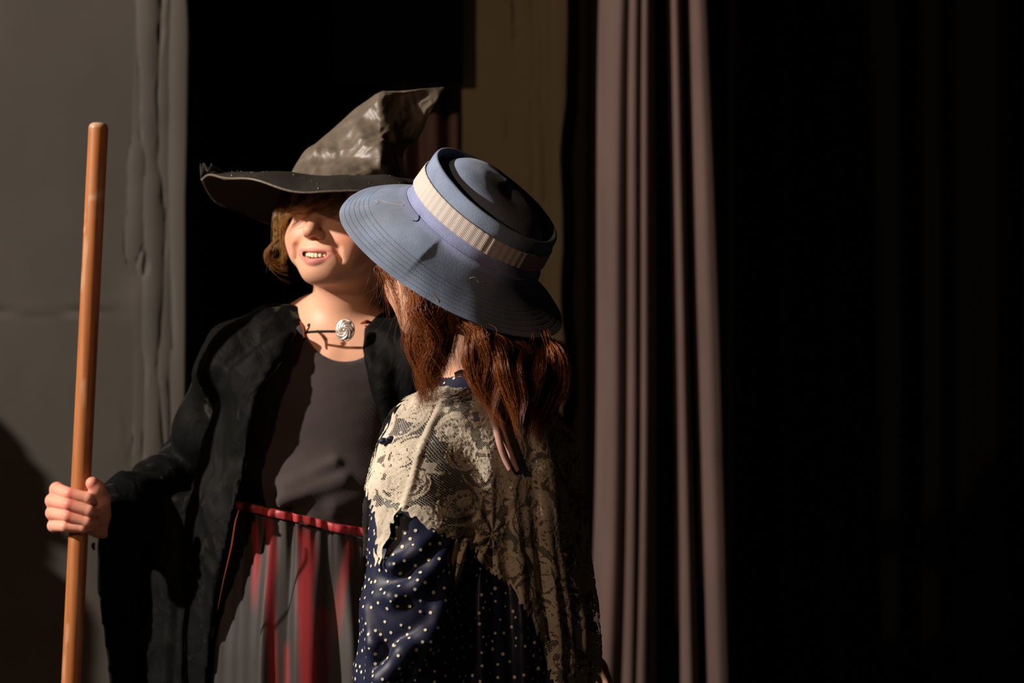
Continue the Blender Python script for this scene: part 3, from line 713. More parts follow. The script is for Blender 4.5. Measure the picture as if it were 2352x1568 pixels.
dsc = cc + (rr * np.cos(tt)).reshape(-1, 1) * ex + (rr * np.sin(tt)).reshape(-1, 1) * ez + (.0022 * (1 - rr ** 2)).reshape(-1, 1) * ey
parts.append((dsc, grid_faces(40, 8, True)))
for k5 in range(7):
    t0 = k5 * 2 * pi / 7; s = np.linspace(0, 1, 14); an = t0 + s * 2.2; r_ = .18 + .74 * s
    sp = cc + (r_ * np.cos(an))[:, None] * ex + (r_ * np.sin(an))[:, None] * ez + (.0030 * (1 - s ** 2) + .0012)[:, None] * ey
    v, q = tube(sp, .0007 + .0012 * s, 6); parts.append((v, q))
v, q = ball(cc + ey * .003, .0024, 8); parts.append((v, q))
v, f = merge(parts); o = mesh_obj('clasp', v, f, M_silver, cloak); o['label'] = 'silver swirl clasp at the throat'

# pointed hat
def satin_fn(m, nt, b, tc):
    N = nt.nodes.new; L = nt.links.new
    v = N('ShaderNodeTexNoise'); v.inputs['Scale'].default_value = 30; v.inputs['Detail'].default_value = 4; v.inputs['Distortion'].default_value = 1.5; L(tc.outputs['Object'], v.inputs[0])
    bp = N('ShaderNodeBump'); bp.inputs['Strength'].default_value = .35; bp.inputs['Distance'].default_value = .006; L(v.outputs[0], bp.inputs['Height']); L(bp.outputs[0], b.inputs['Normal'])
M_satin = mat('black_crumpled_satin', (.125, .100, .075), .45, spec=.5, sheen=.15, sheen_col=(.8, .7, .5), fn=satin_fn)
M_tulle = mat('black_glitter_tulle', (.028, .024, .020), .6, spec=.3, bump=(1200, 2, .4, .0008, ONE))
secs = [((660, 425), (938, 425)), ((662, 408), (936, 410)), ((680, 375), (931, 385)), ((700, 345), (927, 356)), ((728, 326), (940, 335)), ((770, 288), (956, 322)), ((812, 250), (970, 300)),
        ((845, 226), (980, 275)), ((868, 212), (988, 258)), ((900, 207), (996, 243)), ((945, 203), (1006, 225)), ((985, 200), (1013, 212)), ((1018, 197), (1020, 202))]
nS, nA = 110, 160; Ls = catmull([[a[0], a[1]] for a, b in secs], nS); Rs = catmull([[b[0], b[1]] for a, b in secs], nS)
an = np.arange(nA) * 2 * pi / nA; V = np.zeros((nS, nA, 3))
for i in range(nS):
    l, r = P(*Ls[i], 4.012), P(*Rs[i], 4.012); c = (l + r) / 2; h = (r - l) / 2; t = i / (nS - 1)
    dep = np.linalg.norm(h) * (1.32 - .80 * sst(.25, .7, t)); fl = 1 + 0 * an
    ur = np.clip(2 * (np.interp(Ls[i][1], [200, 300, 420], [868, 880, 884]) - Ls[i][0]) / max(Rs[i][0] - Ls[i][0], 1) - 1, -.88, .8)
    u = np.cos(an); tri = np.where(u < ur, (u + 1) / (ur + 1), (1 - u) / (1 - ur)); el = np.sqrt(np.clip(1 - u * u, 0, 1)); rd = sst(.04, .22, t)
    sy = np.where(np.sin(an) < 0, -(tri * .8 * rd + el * (1 - .8 * rd)), el)
    V[i] = c + u[:, None] * h + sy[:, None] * np.array([0, dep, 0]) + np.array([0, .02 * t, 0])
V = V.reshape(-1, 3); Q = grid_faces(nA, nS, True); n = vnormals(V, Q)
tv = np.repeat(np.linspace(0, 1, nS), nA); ang = np.tile(an, nS)
sw = V * [20, 20, 20] + np.stack([V[:, 2] * 6, V[:, 0] * 2, V[:, 0] * -14], 1)
ampl = sst(0, .06, tv) * sst(1.0, .8, tv)
dsp = (.009 * (ridged(sw, 3, 71) - .35) + .004 * fbm(V * 26, 2, 72)) * ampl * (1 - .85 * np.abs(np.cos(ang)) ** 4)
cx = (V[:, 0] * F / V[:, 1] + 1176); cz = 784 - (V[:, 2] - CAMZ) * F / V[:, 1]
V -= n * dsp[:, None] * np.sign((n * (V - P(800, 330, 4.03))).sum(1).mean()) * -1
hat = mesh_obj('pointed_hat', V, Q, M_satin, A); hat['label'] = 'crumpled black pointed hat bent over at the tip'
# the slack fold that hides the back of the cone (a flap hanging from the crease)
nr, na = 46, 300; an = np.arange(na) * 2 * pi / na; hc = P(797, 430, 4.012)
def brim_pt(r, a):   # r 0..1, a: 0 right, pi/2 away, pi left, -pi/2 towards camera
    rx, ry = .080 + (.114 - .050 * sst(0, .8, np.cos(a))) * r, .090 + .100 * r
    fl = np.clip(-np.cos(a), 0, 1)       # left side
    z = .010 + r * .006 * fl
    z = z - .014 * r ** 3 * np.clip(-np.sin(a), 0, 1) ** .7 - .012 * r ** 2
    z = z - .075 * r ** 1.5 * np.clip(np.sin(a), 0, 1) ** .8 * (.4 + .6 * fl) + .014 * r * fl
    z = z + .004 * r * np.sin(5 * a + 1) + .0025 * r * np.sin(11 * a)
    rr = 1 + .02 * np.sin(3 * a + 1) * r
    return np.stack([hc[0] + np.cos(a) * rx * rr, hc[1] + np.sin(a) * ry * rr, hc[2] + z], -1)
Aa, Rr = np.meshgrid(an, np.linspace(0, 1, nr)); V = brim_pt(Rr, Aa).reshape(-1, 3); Q = grid_faces(na, nr, True)
n = vnormals(V, Q); V += n * (.0022 * fbm(V * 30, 3, 80) * np.clip(Rr.ravel() * 4, 0, 1))[:, None]
o = mesh_obj('brim', V, Q, M_tulle, hat); solidify(o, .0016, 0); o['label'] = 'wide floppy brim edged with tulle and glitter'
V, Q = tube(brim_pt(np.full(241, 1.0), np.linspace(0, 2 * pi, 241)) + [0, 0, .001], .0016, 6, caps=False); mesh_obj('brim_hem', V, as_list(Q), M_satin, hat)
# tulle flounce standing at the left end
fa = np.linspace(pi * .86, pi * 1.16, 70); fr = np.linspace(0, 1, 8); FA, FR = np.meshgrid(fa, fr)
pp = brim_pt(.86 + .16 * FR, FA); pp[..., 2] += FR * (.010 + .007 * np.sin(FA * 26)) + .003
o = mesh_obj('tulle_flounce', pp.reshape(-1, 3), grid_faces(70, 8), M_tulle, hat); solidify(o, .0008, 0)
M_glit = mat('silver_glitter', (.9, .85, .8), .12, metal=1); gp = []
for _ in range(46):
    a_ = random.uniform(-pi, 0) if random.random() < .8 else random.uniform(0, pi); r_ = random.uniform(.55, 1.0)
    v, q = ball(brim_pt(np.array(r_), np.array(a_)) + [0, 0, .0018], .0006 + .0007 * random.random() ** 3, 5); gp.append((v, as_list(q)))
v, f = merge(gp); o = mesh_obj('glitter', v, f, M_glit, hat); o['kind'] = 'stuff'

# hair of the pointed-hat child
def hair_mat(name, c1, c2, rough=.38, spec=.5):
    def fn(m, nt, b, tc):
        N = nt.nodes.new; L = nt.links.new
        g = N('ShaderNodeNewGeometry'); mx = N('ShaderNodeMix'); mx.data_type = 'RGBA'
        L(g.outputs['Random Per Island'], mx.inputs[0]); mx.inputs[6].default_value = (*c1, 1); mx.inputs[7].default_value = (*c2, 1); L(mx.outputs[2], b.inputs['Base Color'])
    return mat(name, c1, rough, spec=spec, fn=fn)
M_blond = hair_mat('golden_brown_hair', (.08, .030, .010), (.62, .34, .10), .38, .4)
def lock(guide, nst, spread, n=28, clump=.35, wave=0, jit=.0012, seed=0):
    g = catmull(guide, n); t = np.linspace(0, 1, n); r_ = np.random.default_rng(seed)
    T = unit(g[-1] - g[0]); A1 = unit(np.cross(T, [.2, .9, .3])); B1 = np.cross(T, A1)
    u = r_.normal(0, 1, (nst, 2)); prof = (np.sin(pi * np.clip(t * .8 + .15, 0, 1)) * (1 - clump) + clump * .6)[None, :, None]
    S = g[None] + spread * prof * (u[:, None, :1] * A1 + u[:, None, 1:] * B1)
    ph = r_.uniform(0, 6, (nst, 1)); wa = jit * (.3 + t)[None] * np.sin(t[None] * r_.uniform(4, 12, (nst, 1)) + ph)
    S += wa[..., None] * A1 + np.roll(wa, 3, 1)[..., None] * B1
    S += (r_.normal(0, .012, (nst, 1, 1)) * t[None, :, None] ** 2) * T
    return S
hs = []
def Lk(pts, nst, spread, **k): hs.append(lock([P(*p) for p in pts], nst, spread, seed=len(hs) + 1, **k))
Lk([(668, 440, 3.985), (652, 480, 3.975), (648, 530, 3.98), (652, 575, 3.985)], 90, .0045)
Lk([(655, 440, 4.0), (640, 490, 3.99), (636, 540, 3.99), (630, 565, 3.99)], 90, .0045)
th = np.linspace(.5, 2 * pi + .9, 9); Lk([(634 - 21 * sin(t_) , 585 - 21 * cos(t_), 3.985 + .004 * i) for i, t_ in enumerate(th)], 110, .0022, clump=.8, jit=.0008)
Lk([(648, 540, 3.985), (622, 565, 3.98), (613, 590, 3.985), (635, 606, 3.99), (658, 598, 4.0)], 60, .0020)
Lk([(700, 445, 3.955), (690, 462, 3.943), (674, 478, 3.95), (662, 496, 3.962)], 110, .0045)
Lk([(760, 440, 3.94), (735, 455, 3.925), (705, 470, 3.930), (680, 480, 3.945)], 110, .0050)
Lk([(800, 440, 3.94), (790, 455, 3.925), (770, 468, 3.920), (745, 474, 3.925)], 90, .0045)
Lk([(840, 440, 3.95), (862, 500, 3.955), (876, 560, 3.975), (880, 640, 3.995)], 140, .0060)
Lk([(880, 440, 3.98), (892, 520, 3.98), (902, 600, 3.99), (905, 690, 4.0)], 160, .0070)
Lk([(905, 450, 4.02), (915, 540, 4.03), (918, 620, 4.04), (915, 700, 4.04)], 160, .0080)
V, Q = strands(np.concatenate(hs), .00032); hair = mesh_obj('hair', V, Q, M_blond, A)
hair['label'] = 'short golden brown hair with a curl beside the cheek'

# ------------------------------------------------------------------ wooden pole
def wood_fn(m, nt, b, tc):
    N = nt.nodes.new; L = nt.links.new
    mp = N('ShaderNodeMapping'); mp.inputs['Scale'].default_value = (60, 60, 2.2); L(tc.outputs['Object'], mp.inputs[0])
    n1 = N('ShaderNodeTexNoise'); n1.inputs['Scale'].default_value = 2; n1.inputs['Detail'].default_value = 6; L(mp.outputs[0], n1.inputs[0])
    cr = N('ShaderNodeValToRGB'); e = cr.color_ramp.elements; e[0].position = .3; e[0].color = (.30, .095, .025, 1); e[1].position = .75; e[1].color = (.50, .19, .060, 1); L(n1.outputs[0], cr.inputs[0])
    at = N('ShaderNodeAttribute'); at.attribute_name = 'wear'; mx = N('ShaderNodeMix'); mx.data_type = 'RGBA'; L(at.outputs['Fac'], mx.inputs[0]); L(cr.outputs[0], mx.inputs[6]); mx.inputs[7].default_value = (.52, .33, .20, 1)
    L(mx.outputs[2], b.inputs['Base Color'])
    bp = N('ShaderNodeBump'); bp.inputs['Strength'].default_value = .2; bp.inputs['Distance'].default_value = .0006; L(n1.outputs[0], bp.inputs['Height']); L(bp.outputs[0], b.inputs['Normal'])
M_wood = mat('worn_orange_brown_wood', (.4, .15, .05), .42, spec=.45, fn=wood_fn)
dP = 3.95; top = P(226, 296, dP); pB = pole_pt(2820); ax = unit(top - pB); floor_pt = top + (pB - top) * (top[2] - .002) / (top[2] - pB[2])
s = np.concatenate([np.linspace(0, 1, 240)]); c = floor_pt + (top - floor_pt) * s[:, None]; rad = np.full(240, .0128)
cap_t = np.linspace(0, 1, 9)[1:]; c = np.vstack([c, top + ax * (np.sin(cap_t * pi / 2) * .0085)[:, None]]); rad = np.append(rad, .0128 * np.cos(cap_t * pi / 2) ** .6 + 1e-4)
V, Q = tube(c, rad, 28); V_py = 784 - (V[:, 2] - CAMZ) * F / dP
wear = np.clip(sst(298, 284, V_py) + .8 * np.exp(-((V_py - 452) / 14) ** 2) * sst(-.1, .3, vnoise(V * 140, 3)) + .7 * np.exp(-((V_py - 520) / 22) ** 2) * sst(0, .4, vnoise(V * [90, 90, 200], 4)) + .5 * sst(.35, .6, vnoise(V * [150, 150, 22], 6)), 0, 1)
pole = mesh_obj('wooden_pole', V, as_list(Q), M_wood, None, attrs={'wear': wear}); tag(pole, 'long worn orange brown wooden pole with rounded top, standing upright in a fist', 'pole')

# ------------------------------------------------------------------ the child in the blue hat, seen from behind
D0 = 3.6
B = empty('person', P(1125, 0, 3.62) * [1, 1, 0])
tag(B, 'child seen from behind in blue felt hat, cream lace shawl and dotted navy dress', 'person')
tf = unit([-.50, .87, 0]); tl = np.array([-.87, -.50, 0])       # torso facing, left side
def TB(px, py, l=0, f=0, z=0): return P(px, py, 3.61) + tl * l + tf * f + np.array([0, 0, z])
hb = frame_of((-.60, .80, .06), (.14, -.05, 1)); HB = P(1046, 608, 3.622)
LS, LE, LW = TB(1108, 1040, .070, .005), P(930, 1330, 3.52), P(905, 1700, 3.56)
RS, RE, RW = TB(1118, 1020, -.042, .0), P(1270, 1330, 3.70), P(1180, 1690, 3.78)
TR = frame_of(tf, (0, 0, 1))
def torsoB(Fd, g=0.0, k=.05):
    Fd.ell(TB(1112, 1110, 0, 0), (.104 + g, .078 + g, .135 + g), TR, k); Fd.ell(TB(1122, 1300, 0, 0), (.094 + g, .074 + g, .13 + g), TR, k)
    Fd.ell(TB(1125, 1500, 0, 0), (.098 + g, .084 + g, .12 + g), TR, k)
    Fd.cap(LS + [.012, .01, -.005], RS + [-.012, 0, -.005], .042 + g, .042 + g, .04)
Fb = Field(axis((-.17, .14, .004)), axis((3.44, 3.90, .004)), axis((.02, 1.0, .008), (1.0, 1.40, .003)))
torsoB(Fb); face(Fb, HB, hb, smile=False, cr=(.070, .080, .062))
WB = lambda x, y, z: HB + hb[0] * x + hb[1] * y + hb[2] * z
Fb.cap(TB(1108, 945, 0, -.005), WB(0, -.02, -.06), .045, .043, .02)
Fb.cap(TB(1108, 960), LS, .045, .036, .03); Fb.cap(TB(1108, 960), RS, .045, .036, .03)
Fb.chain([LS, LE, LW], [.036, .029, .019], .02); Fb.chain([RS, RE, RW], [.036, .029, .019], .02)
relaxed_hand(Fb, LW, (0, .15, -1), (.9, .3, 0), .88, .4); relaxed_hand(Fb, RW, (0, .15, -1), (-.9, -.3, 0), .88, .4)
for sx in (-.05, .055):
    hip = np.array([B.location[0] + sx * .7, 3.63 + sx * .7, .66]); Fb.chain([hip, hip + [0, .005, -.30], hip + [0, -.01, -.60]], [.060, .042, .028], .03)
    Fb.cap(hip + [0, -.01, -.60], hip + [-.06, .06, -.63], .026, .022, .01)
V, Q = Fb.mesh(); V = relax(V, Q, 1, .4); L = (V - HB) @ hb.T; col = face_colour(L); col[np.linalg.norm(L, axis=1) > .135] = (.74, .405, .27)
mesh_obj('body', V, Q, M_skin, B, attrs={'Col': col}); del Fb
for s in (-1, 1):
    v, q = ball(WB(s * .030, .0665, .001), .0118, 10, hb); mesh_obj('eye', v, as_list(q), M_eye, B)
    shoe(B, np.array([B.location[0] + s * .037, 3.62 + s * .04, .06]), tf)

# dress
M_dress = mat('navy_dress_cotton', (.007, .010, .034), .5, spec=.35, sheen=.12, sheen_col=(.5, .55, 1), noise=(30, 3, .12, ONE), bump=(500, 2, .15, .0004, ONE))
M_dot = mat('cream_printed_dot', (.70, .66, .52), .6)
Fd = Field(axis((-.26, .17, .003)), axis((3.38, 3.90, .003)), axis((.30, 1.13, .003)))
torsoB(Fd, .008)
Fd.cap(TB(1108, 968), LS, .048, .040, .02); Fd.cap(TB(1108, 962), RS, .048, .042, .02)
Fd.cap(TB(1102, 940, 0, -.002), TB(1098, 900, 0, .0), .053, .049, .02)     # collar stand
# puffed sleeves
Fd.chain([LS, P(952, 1135, 3.53), P(953, 1250, 3.515), P(950, 1400, 3.50), P(940, 1560, 3.51), P(930, 1640, 3.53)], [.046, .044, .048, .054, .057, .030], .03)
Fd.chain([RS, P(1232, 1150, 3.67), P(1238, 1300, 3.69), P(1228, 1450, 3.71), P(1215, 1600, 3.74)], [.040, .038, .040, .040, .028], .02)
# skirt volume
Fd.chain([TB(1130, 1330), TB(1125, 1480), TB(1120, 1750), TB(1120, 2200)], [.088, .094, .115, .155], .05)
Fd.ell(P(942, 1040, 3.56), (.026, .03, .05), None, .03)
# swag folds on the sleeve and drag folds
def foldB(pts, d, r, k=.012): Fd.chain([P(a, b, dd) for (a, b), dd in zip(pts, d)], [r * .6] + [r] * (len(pts) - 2) + [r * .5], k)
foldB([(1040, 1235), (1010, 1290), (965, 1340), (905, 1372), (868, 1370)], [3.478, 3.462, 3.448, 3.445, 3.462], .008)
foldB([(1000, 1220), (960, 1265), (905, 1300), (880, 1300)], [3.470, 3.458, 3.452, 3.465], .006)
foldB([(975, 1455), (930, 1500), (880, 1560), (870, 1620)], [3.438, 3.435, 3.440, 3.45], .010)
foldB([(1035, 1300), (1015, 1400), (985, 1470), (960, 1540)], [3.470, 3.448, 3.440, 3.44], .007)
foldB([(845, 1400), (860, 1480), (850, 1568)], [3.47, 3.455, 3.46], .007)
ca, sa = float(TB(1140, 1400)[0]), float(TB(1140, 1400)[1])
def pleats(D, X, Y, Z):
    th = np.arctan2(Y - sa, X - ca); w_ = np.clip((1.0 - Z) / .12, 0, 1) * np.clip(((X + .085) / .02), 0, 1)
    return D + w_ * (.0045 * np.sin(th * 15 + 1.5 * np.sin(Z * 6)) + .0028 * np.sin(th * 31 + Z * 9))
Fd.apply(pleats)
Fd.cap(TB(1102, 930), TB(1090, 860), .044, .046, .003, 's')
Fd.apply(lambda D, X, Y, Z: np.maximum(D, (.36) - Z))
Fd.apply(lambda D, X, Y, Z: np.maximum(D, Z - (CAMZ - (868 - 784) * 3.6 / F) + .35 * (X - .0) - .03 ))
V, Q = Fd.mesh(); V = relax(V, Q, 2); n = vnormals(V, Q)
V += n * (.0022 * fbm(V * [16, 16, 12], 3, 90) + .0010 * fbm(V * 40, 2, 92))[:, None]
n = vnormals(V, Q)
# printed dots: small discs lying on the cloth, irregular spacing
Cq = V[Q].mean(1); nq = n[Q].mean(1); area = np.linalg.norm(np.cross(V[Q[:, 2]] - V[Q[:, 0]], V[Q[:, 3]] - V[Q[:, 1]]), axis=1) / 2
keep = (Cq[:, 2] > .55); idx = np.where(keep)[0]; r_ = np.random.default_rng(3); cand = r_.choice(idx, 16000, p=area[idx] / area[idx].sum())
cell = {}; dots = []
for i in cand:
    p = Cq[i]; kx = tuple(np.floor(p / .016).astype(int)); ok = True
    rmin = .0072 if (hash(kx) & 3) == 0 else .0118
    for a in (-1, 0, 1):
        for b in (-1, 0, 1):
            for c in (-1, 0, 1):
                for j in cell.get((kx[0] + a, kx[1] + b, kx[2] + c), ()):
                    if ((Cq[j] - p) ** 2).sum() < rmin ** 2: ok = False
    if ok: cell.setdefault(kx, []).append(i); dots.append(i)
dots = np.array(dots); ns = 10; an = np.arange(ns) * 2 * pi / ns
nn = nq[dots] / np.linalg.norm(nq[dots], axis=1, keepdims=True); e1 = np.cross(nn, [.3, .1, .95]); e1 /= np.linalg.norm(e1, axis=1, keepdims=True); e2 = np.cross(nn, e1)
rd = .0018 * (1 + .12 * r_.normal(0, 1, len(dots)))[:, None, None]
dv = Cq[dots][:, None] + nn[:, None] * .0007 + rd * (np.cos(an)[None, :, None] * e1[:, None] + np.sin(an)[None, :, None] * e2[:, None])
faces = [tuple(f) for f in Q.tolist()]; nb = len(V); nq0 = len(faces)
faces += [tuple(range(nb + k * ns, nb + k * ns + ns)) for k in range(len(dots))]
dress = mesh_obj('dress', np.vstack([V, dv.reshape(-1, 3)]), faces, None, B, mats=[M_dress, M_dot], midx=[0] * nq0 + [1] * len(dots))
dress['label'] = 'navy blue dress with small cream dots and puffed sleeves'
# little bow on the dress front
bw = []
for s in (-1, 1):
    v, q = ball(P(890 + s * 9, 1011 - s * 2, 3.52), (.0058, .004, .0042), 10); bw.append((v, as_list(q)))
v, q = ball(P(890, 1011, 3.516), .0026, 8); bw.append((v, as_list(q)))
v, f = merge(bw); mesh_obj('bow', v, f, M_dress, dress)
v, q = tube(catmull([P(886, 1016, 3.52), P(880, 1050, 3.525), P(884, 1085, 3.53)], 10), .0012, 6); mesh_obj('bow_tail', v, as_list(q), M_dress, dress)

# lace shawl: an offset skin of the dress, cut to the shawl's outline, with a worked lace pattern
x0, z1 = -.20, 1.075
Fl = Field(axis((-.19, .165, .0015)), axis((3.40, 3.86, .0022)), axis((.66, 1.10, .0015)))
save = Fd
def sample_offset():   # rebuild the underlying form a bit thicker, without the pleats
    torsoB(Fl, .012, .05)
    Fl.cap(TB(1108, 968), LS, .054, .047, .02); Fl.cap(TB(1108, 962), RS, .054, .049, .02)
    Fl.chain([LS, P(952, 1135, 3.53), P(953, 1250, 3.515), P(950, 1400, 3.50)], [.053, .051, .056, .062], .03)
    Fl.chain([RS, P(1230, 1150, 3.67), P(1238, 1300, 3.69), P(1235, 1450, 3.71)], [.045, .043, .042, .040], .02)
    Fl.chain([TB(1135, 1330), TB(1150, 1480), TB(1190, 1700)], [.090, .082, .062], .03)
    Fl.ell(P(942, 1040, 3.56), (.032, .036, .056), None, .03)
sample_offset()
def resample(A, B):   # never let the shawl sink into the dress
    ii = [np.clip(np.interp(b, a, np.arange(len(a))), 0, len(a) - 1.001) for a, b in zip(A.ax, B.ax)]; D = A.D
    for q in range(3):
        i0 = ii[q].astype(int); f = (ii[q] - i0).astype(np.float32); sh = [1, 1, 1]; sh[q] = -1; D = np.take(D, i0, q) * (1 - f.reshape(sh)) + np.take(D, i0 + 1, q) * f.reshape(sh)
    return D
Fl.D = np.minimum(Fl.D, resample(Fd, Fl) - .0048)
Fl.apply(lambda D, X, Y, Z: np.maximum(D, Z - 1.094))
V, Q = Fl.mesh(); V = relax(V, Q, 2); n = vnormals(V, Q)
cx_, cy_ = TB(1130, 1200)[:2]
ang = np.arctan2(V[:, 0] - cx_, -(V[:, 1] - cy_)); U = ang * .125; Wv = V[:, 2]
# drapery folds
kp = P(1060, 1228, 3.5); rr = np.hypot(U - (np.arctan2(kp[0] - cx_, -(kp[1] - cy_)) * .125), Wv - kp[2]); tha = np.arctan2(Wv - kp[2], U)
fold = .0035 * np.sin(tha * 9 + 2 * fbm(V * 8, 2, 5)) * np.exp(-(rr / .10) ** 2) * np.clip(rr / .012, 0, 1)
fold += .006 * np.sin(U * 75 + 3 * fbm(V * 6, 2, 8)) * sst(.03, .08, U) + .004 * fbm(V * 22, 3, 7)
V += n * np.maximum(fold, -.0010 - .0 * fold)[:, None]
pxv = V[:, 0] * F / V[:, 1] + 1176; pyv = 784 - (V[:, 2] - CAMZ) * F / V[:, 1]
outline = [(968, 893), (1010, 884), (1060, 890), (1130, 908), (1200, 930), (1262, 948), (1330, 1000), (1420, 1200), (1420, 1568), (1335, 1640), (1285, 1660), (1268, 1560), (1248, 1480), (1218, 1415), (1168, 1342), (1112, 1298),
           (1086, 1262), (1062, 1233), (1047, 1238), (1012, 1226), (965, 1198), (922, 1170), (905, 1185), (888, 1240), (872, 1292), (864, 1296), (864, 1190), (840, 1120), (862, 1040), (885, 990), (905, 950), (935, 910)]
sd = poly_sd(pxv.astype(np.float32), pyv.astype(np.float32), outline) / 1944.     # metres, <0 inside
backface = n[:, 1] > .25
sd = np.where(backface, np.maximum(V[:, 2] - 1.085, np.where(U > 0, .70, .90) - V[:, 2]), sd)
edge_w = .0022 * np.sin(U * 900 + 3 * np.sin(Wv * 160)) + .0018 * fbm(np.c_[U, Wv, U * 0] * 160, 2, 4); sd = sd + edge_w
k = (sd[Q] < .004).any(1); Q2 = Q[k]; used = np.unique(Q2); re_ = np.full(len(V), -1); re_[used] = np.arange(len(used))
V, n, U, Wv, sd, Q2 = V[used], n[used], U[used], Wv[used], sd[used], re_[Q2]
def lace_pattern(U, W):
    """0 = open net, ~.6 = close gauze, 1 = solid cord; plus relief of the cords"""
    r_ = np.random.default_rng(11); g = np.zeros(len(U)); rel = np.zeros(len(U)); S = []
    for _ in range(9000):
        c = r_.uniform([-.42, .62], [.42, 1.12])
        if all((c[0] - s[0]) ** 2 + (c[1] - s[1]) ** 2 > .029 ** 2 for s in S): S.append(c)
    wob = .0012 * fbm(np.c_[U, W, U * 0] * 220, 2, 77)
    for c in S:
        m = np.hypot(U - c[0], W - c[1]) < .036; u = U[m] - c[0]; w_ = W[m] - c[1]; rr = np.hypot(u, w_); t = np.arctan2(w_, u); wb = wob[m]
        kind = r_.random(); ph = r_.uniform(0, 6); R = r_.uniform(.0115, .0165); sq = r_.uniform(.7, 1.25)
        u2 = u * cos(ph) + w_ * sin(ph); w2 = (-u * sin(ph) + w_ * cos(ph)) * sq; r2 = np.hypot(u2, w2); t2 = np.arctan2(w2, u2)
        val = np.zeros(len(u)); cord = np.zeros(len(u))
        def shape(d, w=.0011, inner=.62):          # d = distance inside the outline
            nonlocal val, cord
            ed = np.clip(1 - np.abs(d - w * .5) / w, 0, 1); val = np.maximum(val, np.where(d > 0, inner, 0)); cord = np.maximum(cord, sst(.15, .6, ed))
        if kind < .5:        # scalloped flower, each petal outlined, pierced heart
            pet = int(r_.integers(5, 8)); lob = np.abs(np.cos(t2 * pet / 2)); ro = R * (.80 + .22 * lob ** .6)
            shape(ro - r2 + wb); shape(ro * .62 - r2 + wb, .0008, .75); shape(.26 * R - r2, .0010, 1)
            slit = (lob < .16) & (r2 > .3 * ro) & (r2 < .86 * ro); val = np.where(slit, 0, val); cord = np.where(slit, 0, cord)
            vein = (np.abs(np.sin(t2 * pet * 2)) < .18) & (r2 > .64 * ro) & (r2 < .92 * ro); val = np.where(vein, .05, val)
        elif kind < .80:     # spray of leaves
            for q in range(6):
                a = ph + (q - 2.5) * .55; uc = u * cos(a) + w_ * sin(a) - R * .80; wc = -u * sin(a) + w_ * cos(a)
                e = (1 - np.sqrt((uc / (R * .74)) ** 2 + (wc / (R * .27)) ** 2)) * R * .27; shape(e + wb * .6, .0008, .8)
                val = np.where((np.abs(wc) < .0004) & (np.abs(uc) < R * .5), .1, val)
            shape(.22 * R - rr, .001, 1)
        else:                # medallion with a pierced ring
            ro = R * .85 * (1 + .07 * np.sin(t2 * 11)); shape(ro - r2 + wb); ring = (np.abs(r2 - R * .52) < .0016) & (np.sin(t2 * 12) > -.3); val = np.where(ring, 0, val); cord = np.where(ring, 0, cord); shape(.3 * R - r2, .001, 1)
        v = np.maximum(val, cord)
        for q in range(3):   # scrolls curling round the motif
            a0 = r_.uniform(0, 6.28); sp = r_.uniform(1.6, 3.2); rs = R * r_.uniform(1.12, 1.35) + .0030 * q
            d = (t - a0) % (2 * pi) / sp; th_ = .0021 * np.sin(pi * np.clip(d, 0, 1)) ** .6; rd_ = np.abs(rr - rs * (1 - .24 * d) + wb * .5)
            on_ = (rd_ < th_) & (d < 1); ed = on_ & (rd_ > th_ - .0008); v = np.maximum(v, np.where(ed, 1, np.where(on_, .66, 0))); cord = np.maximum(cord, ed * 1.)
        g[m] = np.maximum(g[m], v); rel[m] = np.maximum(rel[m], cord)
    return g, rel
gl, rel = lace_pattern(U, Wv)
extra = sst(.24, .34, fbm(np.c_[U, Wv, U * 0] * 110, 2, 40)); gl = np.maximum(gl, extra * .75)
# firm borders, and the shoulder seam
pxv = V[:, 0] * F / V[:, 1] + 1176; pyv = 784 - (V[:, 2] - CAMZ) * F / V[:, 1]
def near(pts, r): 
    d = np.full(len(V), 1e9)
    for a, b in zip(pts[:-1], pts[1:]):
        a = np.array(a, float); b = np.array(b, float); e = b - a; h = np.clip(((pxv - a[0]) * e[0] + (pyv - a[1]) * e[1]) / (e @ e), 0, 1); d = np.minimum(d, np.hypot(pxv - a[0] - h * e[0], pyv - a[1] - h * e[1]))
    return np.exp(-(d / r) ** 2) * (n[:, 1] < .3)
border = sst(-.0060, -.0035, sd); seamv = near([(1028, 892), (1015, 925), (985, 985), (962, 1040), (945, 1110), (925, 1168)], 8)
gl = np.maximum(gl, np.maximum(border * .95, (seamv > .3) * 1.0)); top = sst(912, 900, pyv) * (pxv < 1200); gl = np.maximum(gl, top)
gl = np.maximum(gl, sst(930, 905, pxv + 6 * np.sin(pyv / 9)) * (pyv > 1000) * .60 * (fbm(V * 60, 2, 3) > .25))
V += n * (rel * .0005 + border * .0006 + seamv * .0022)[:, None]
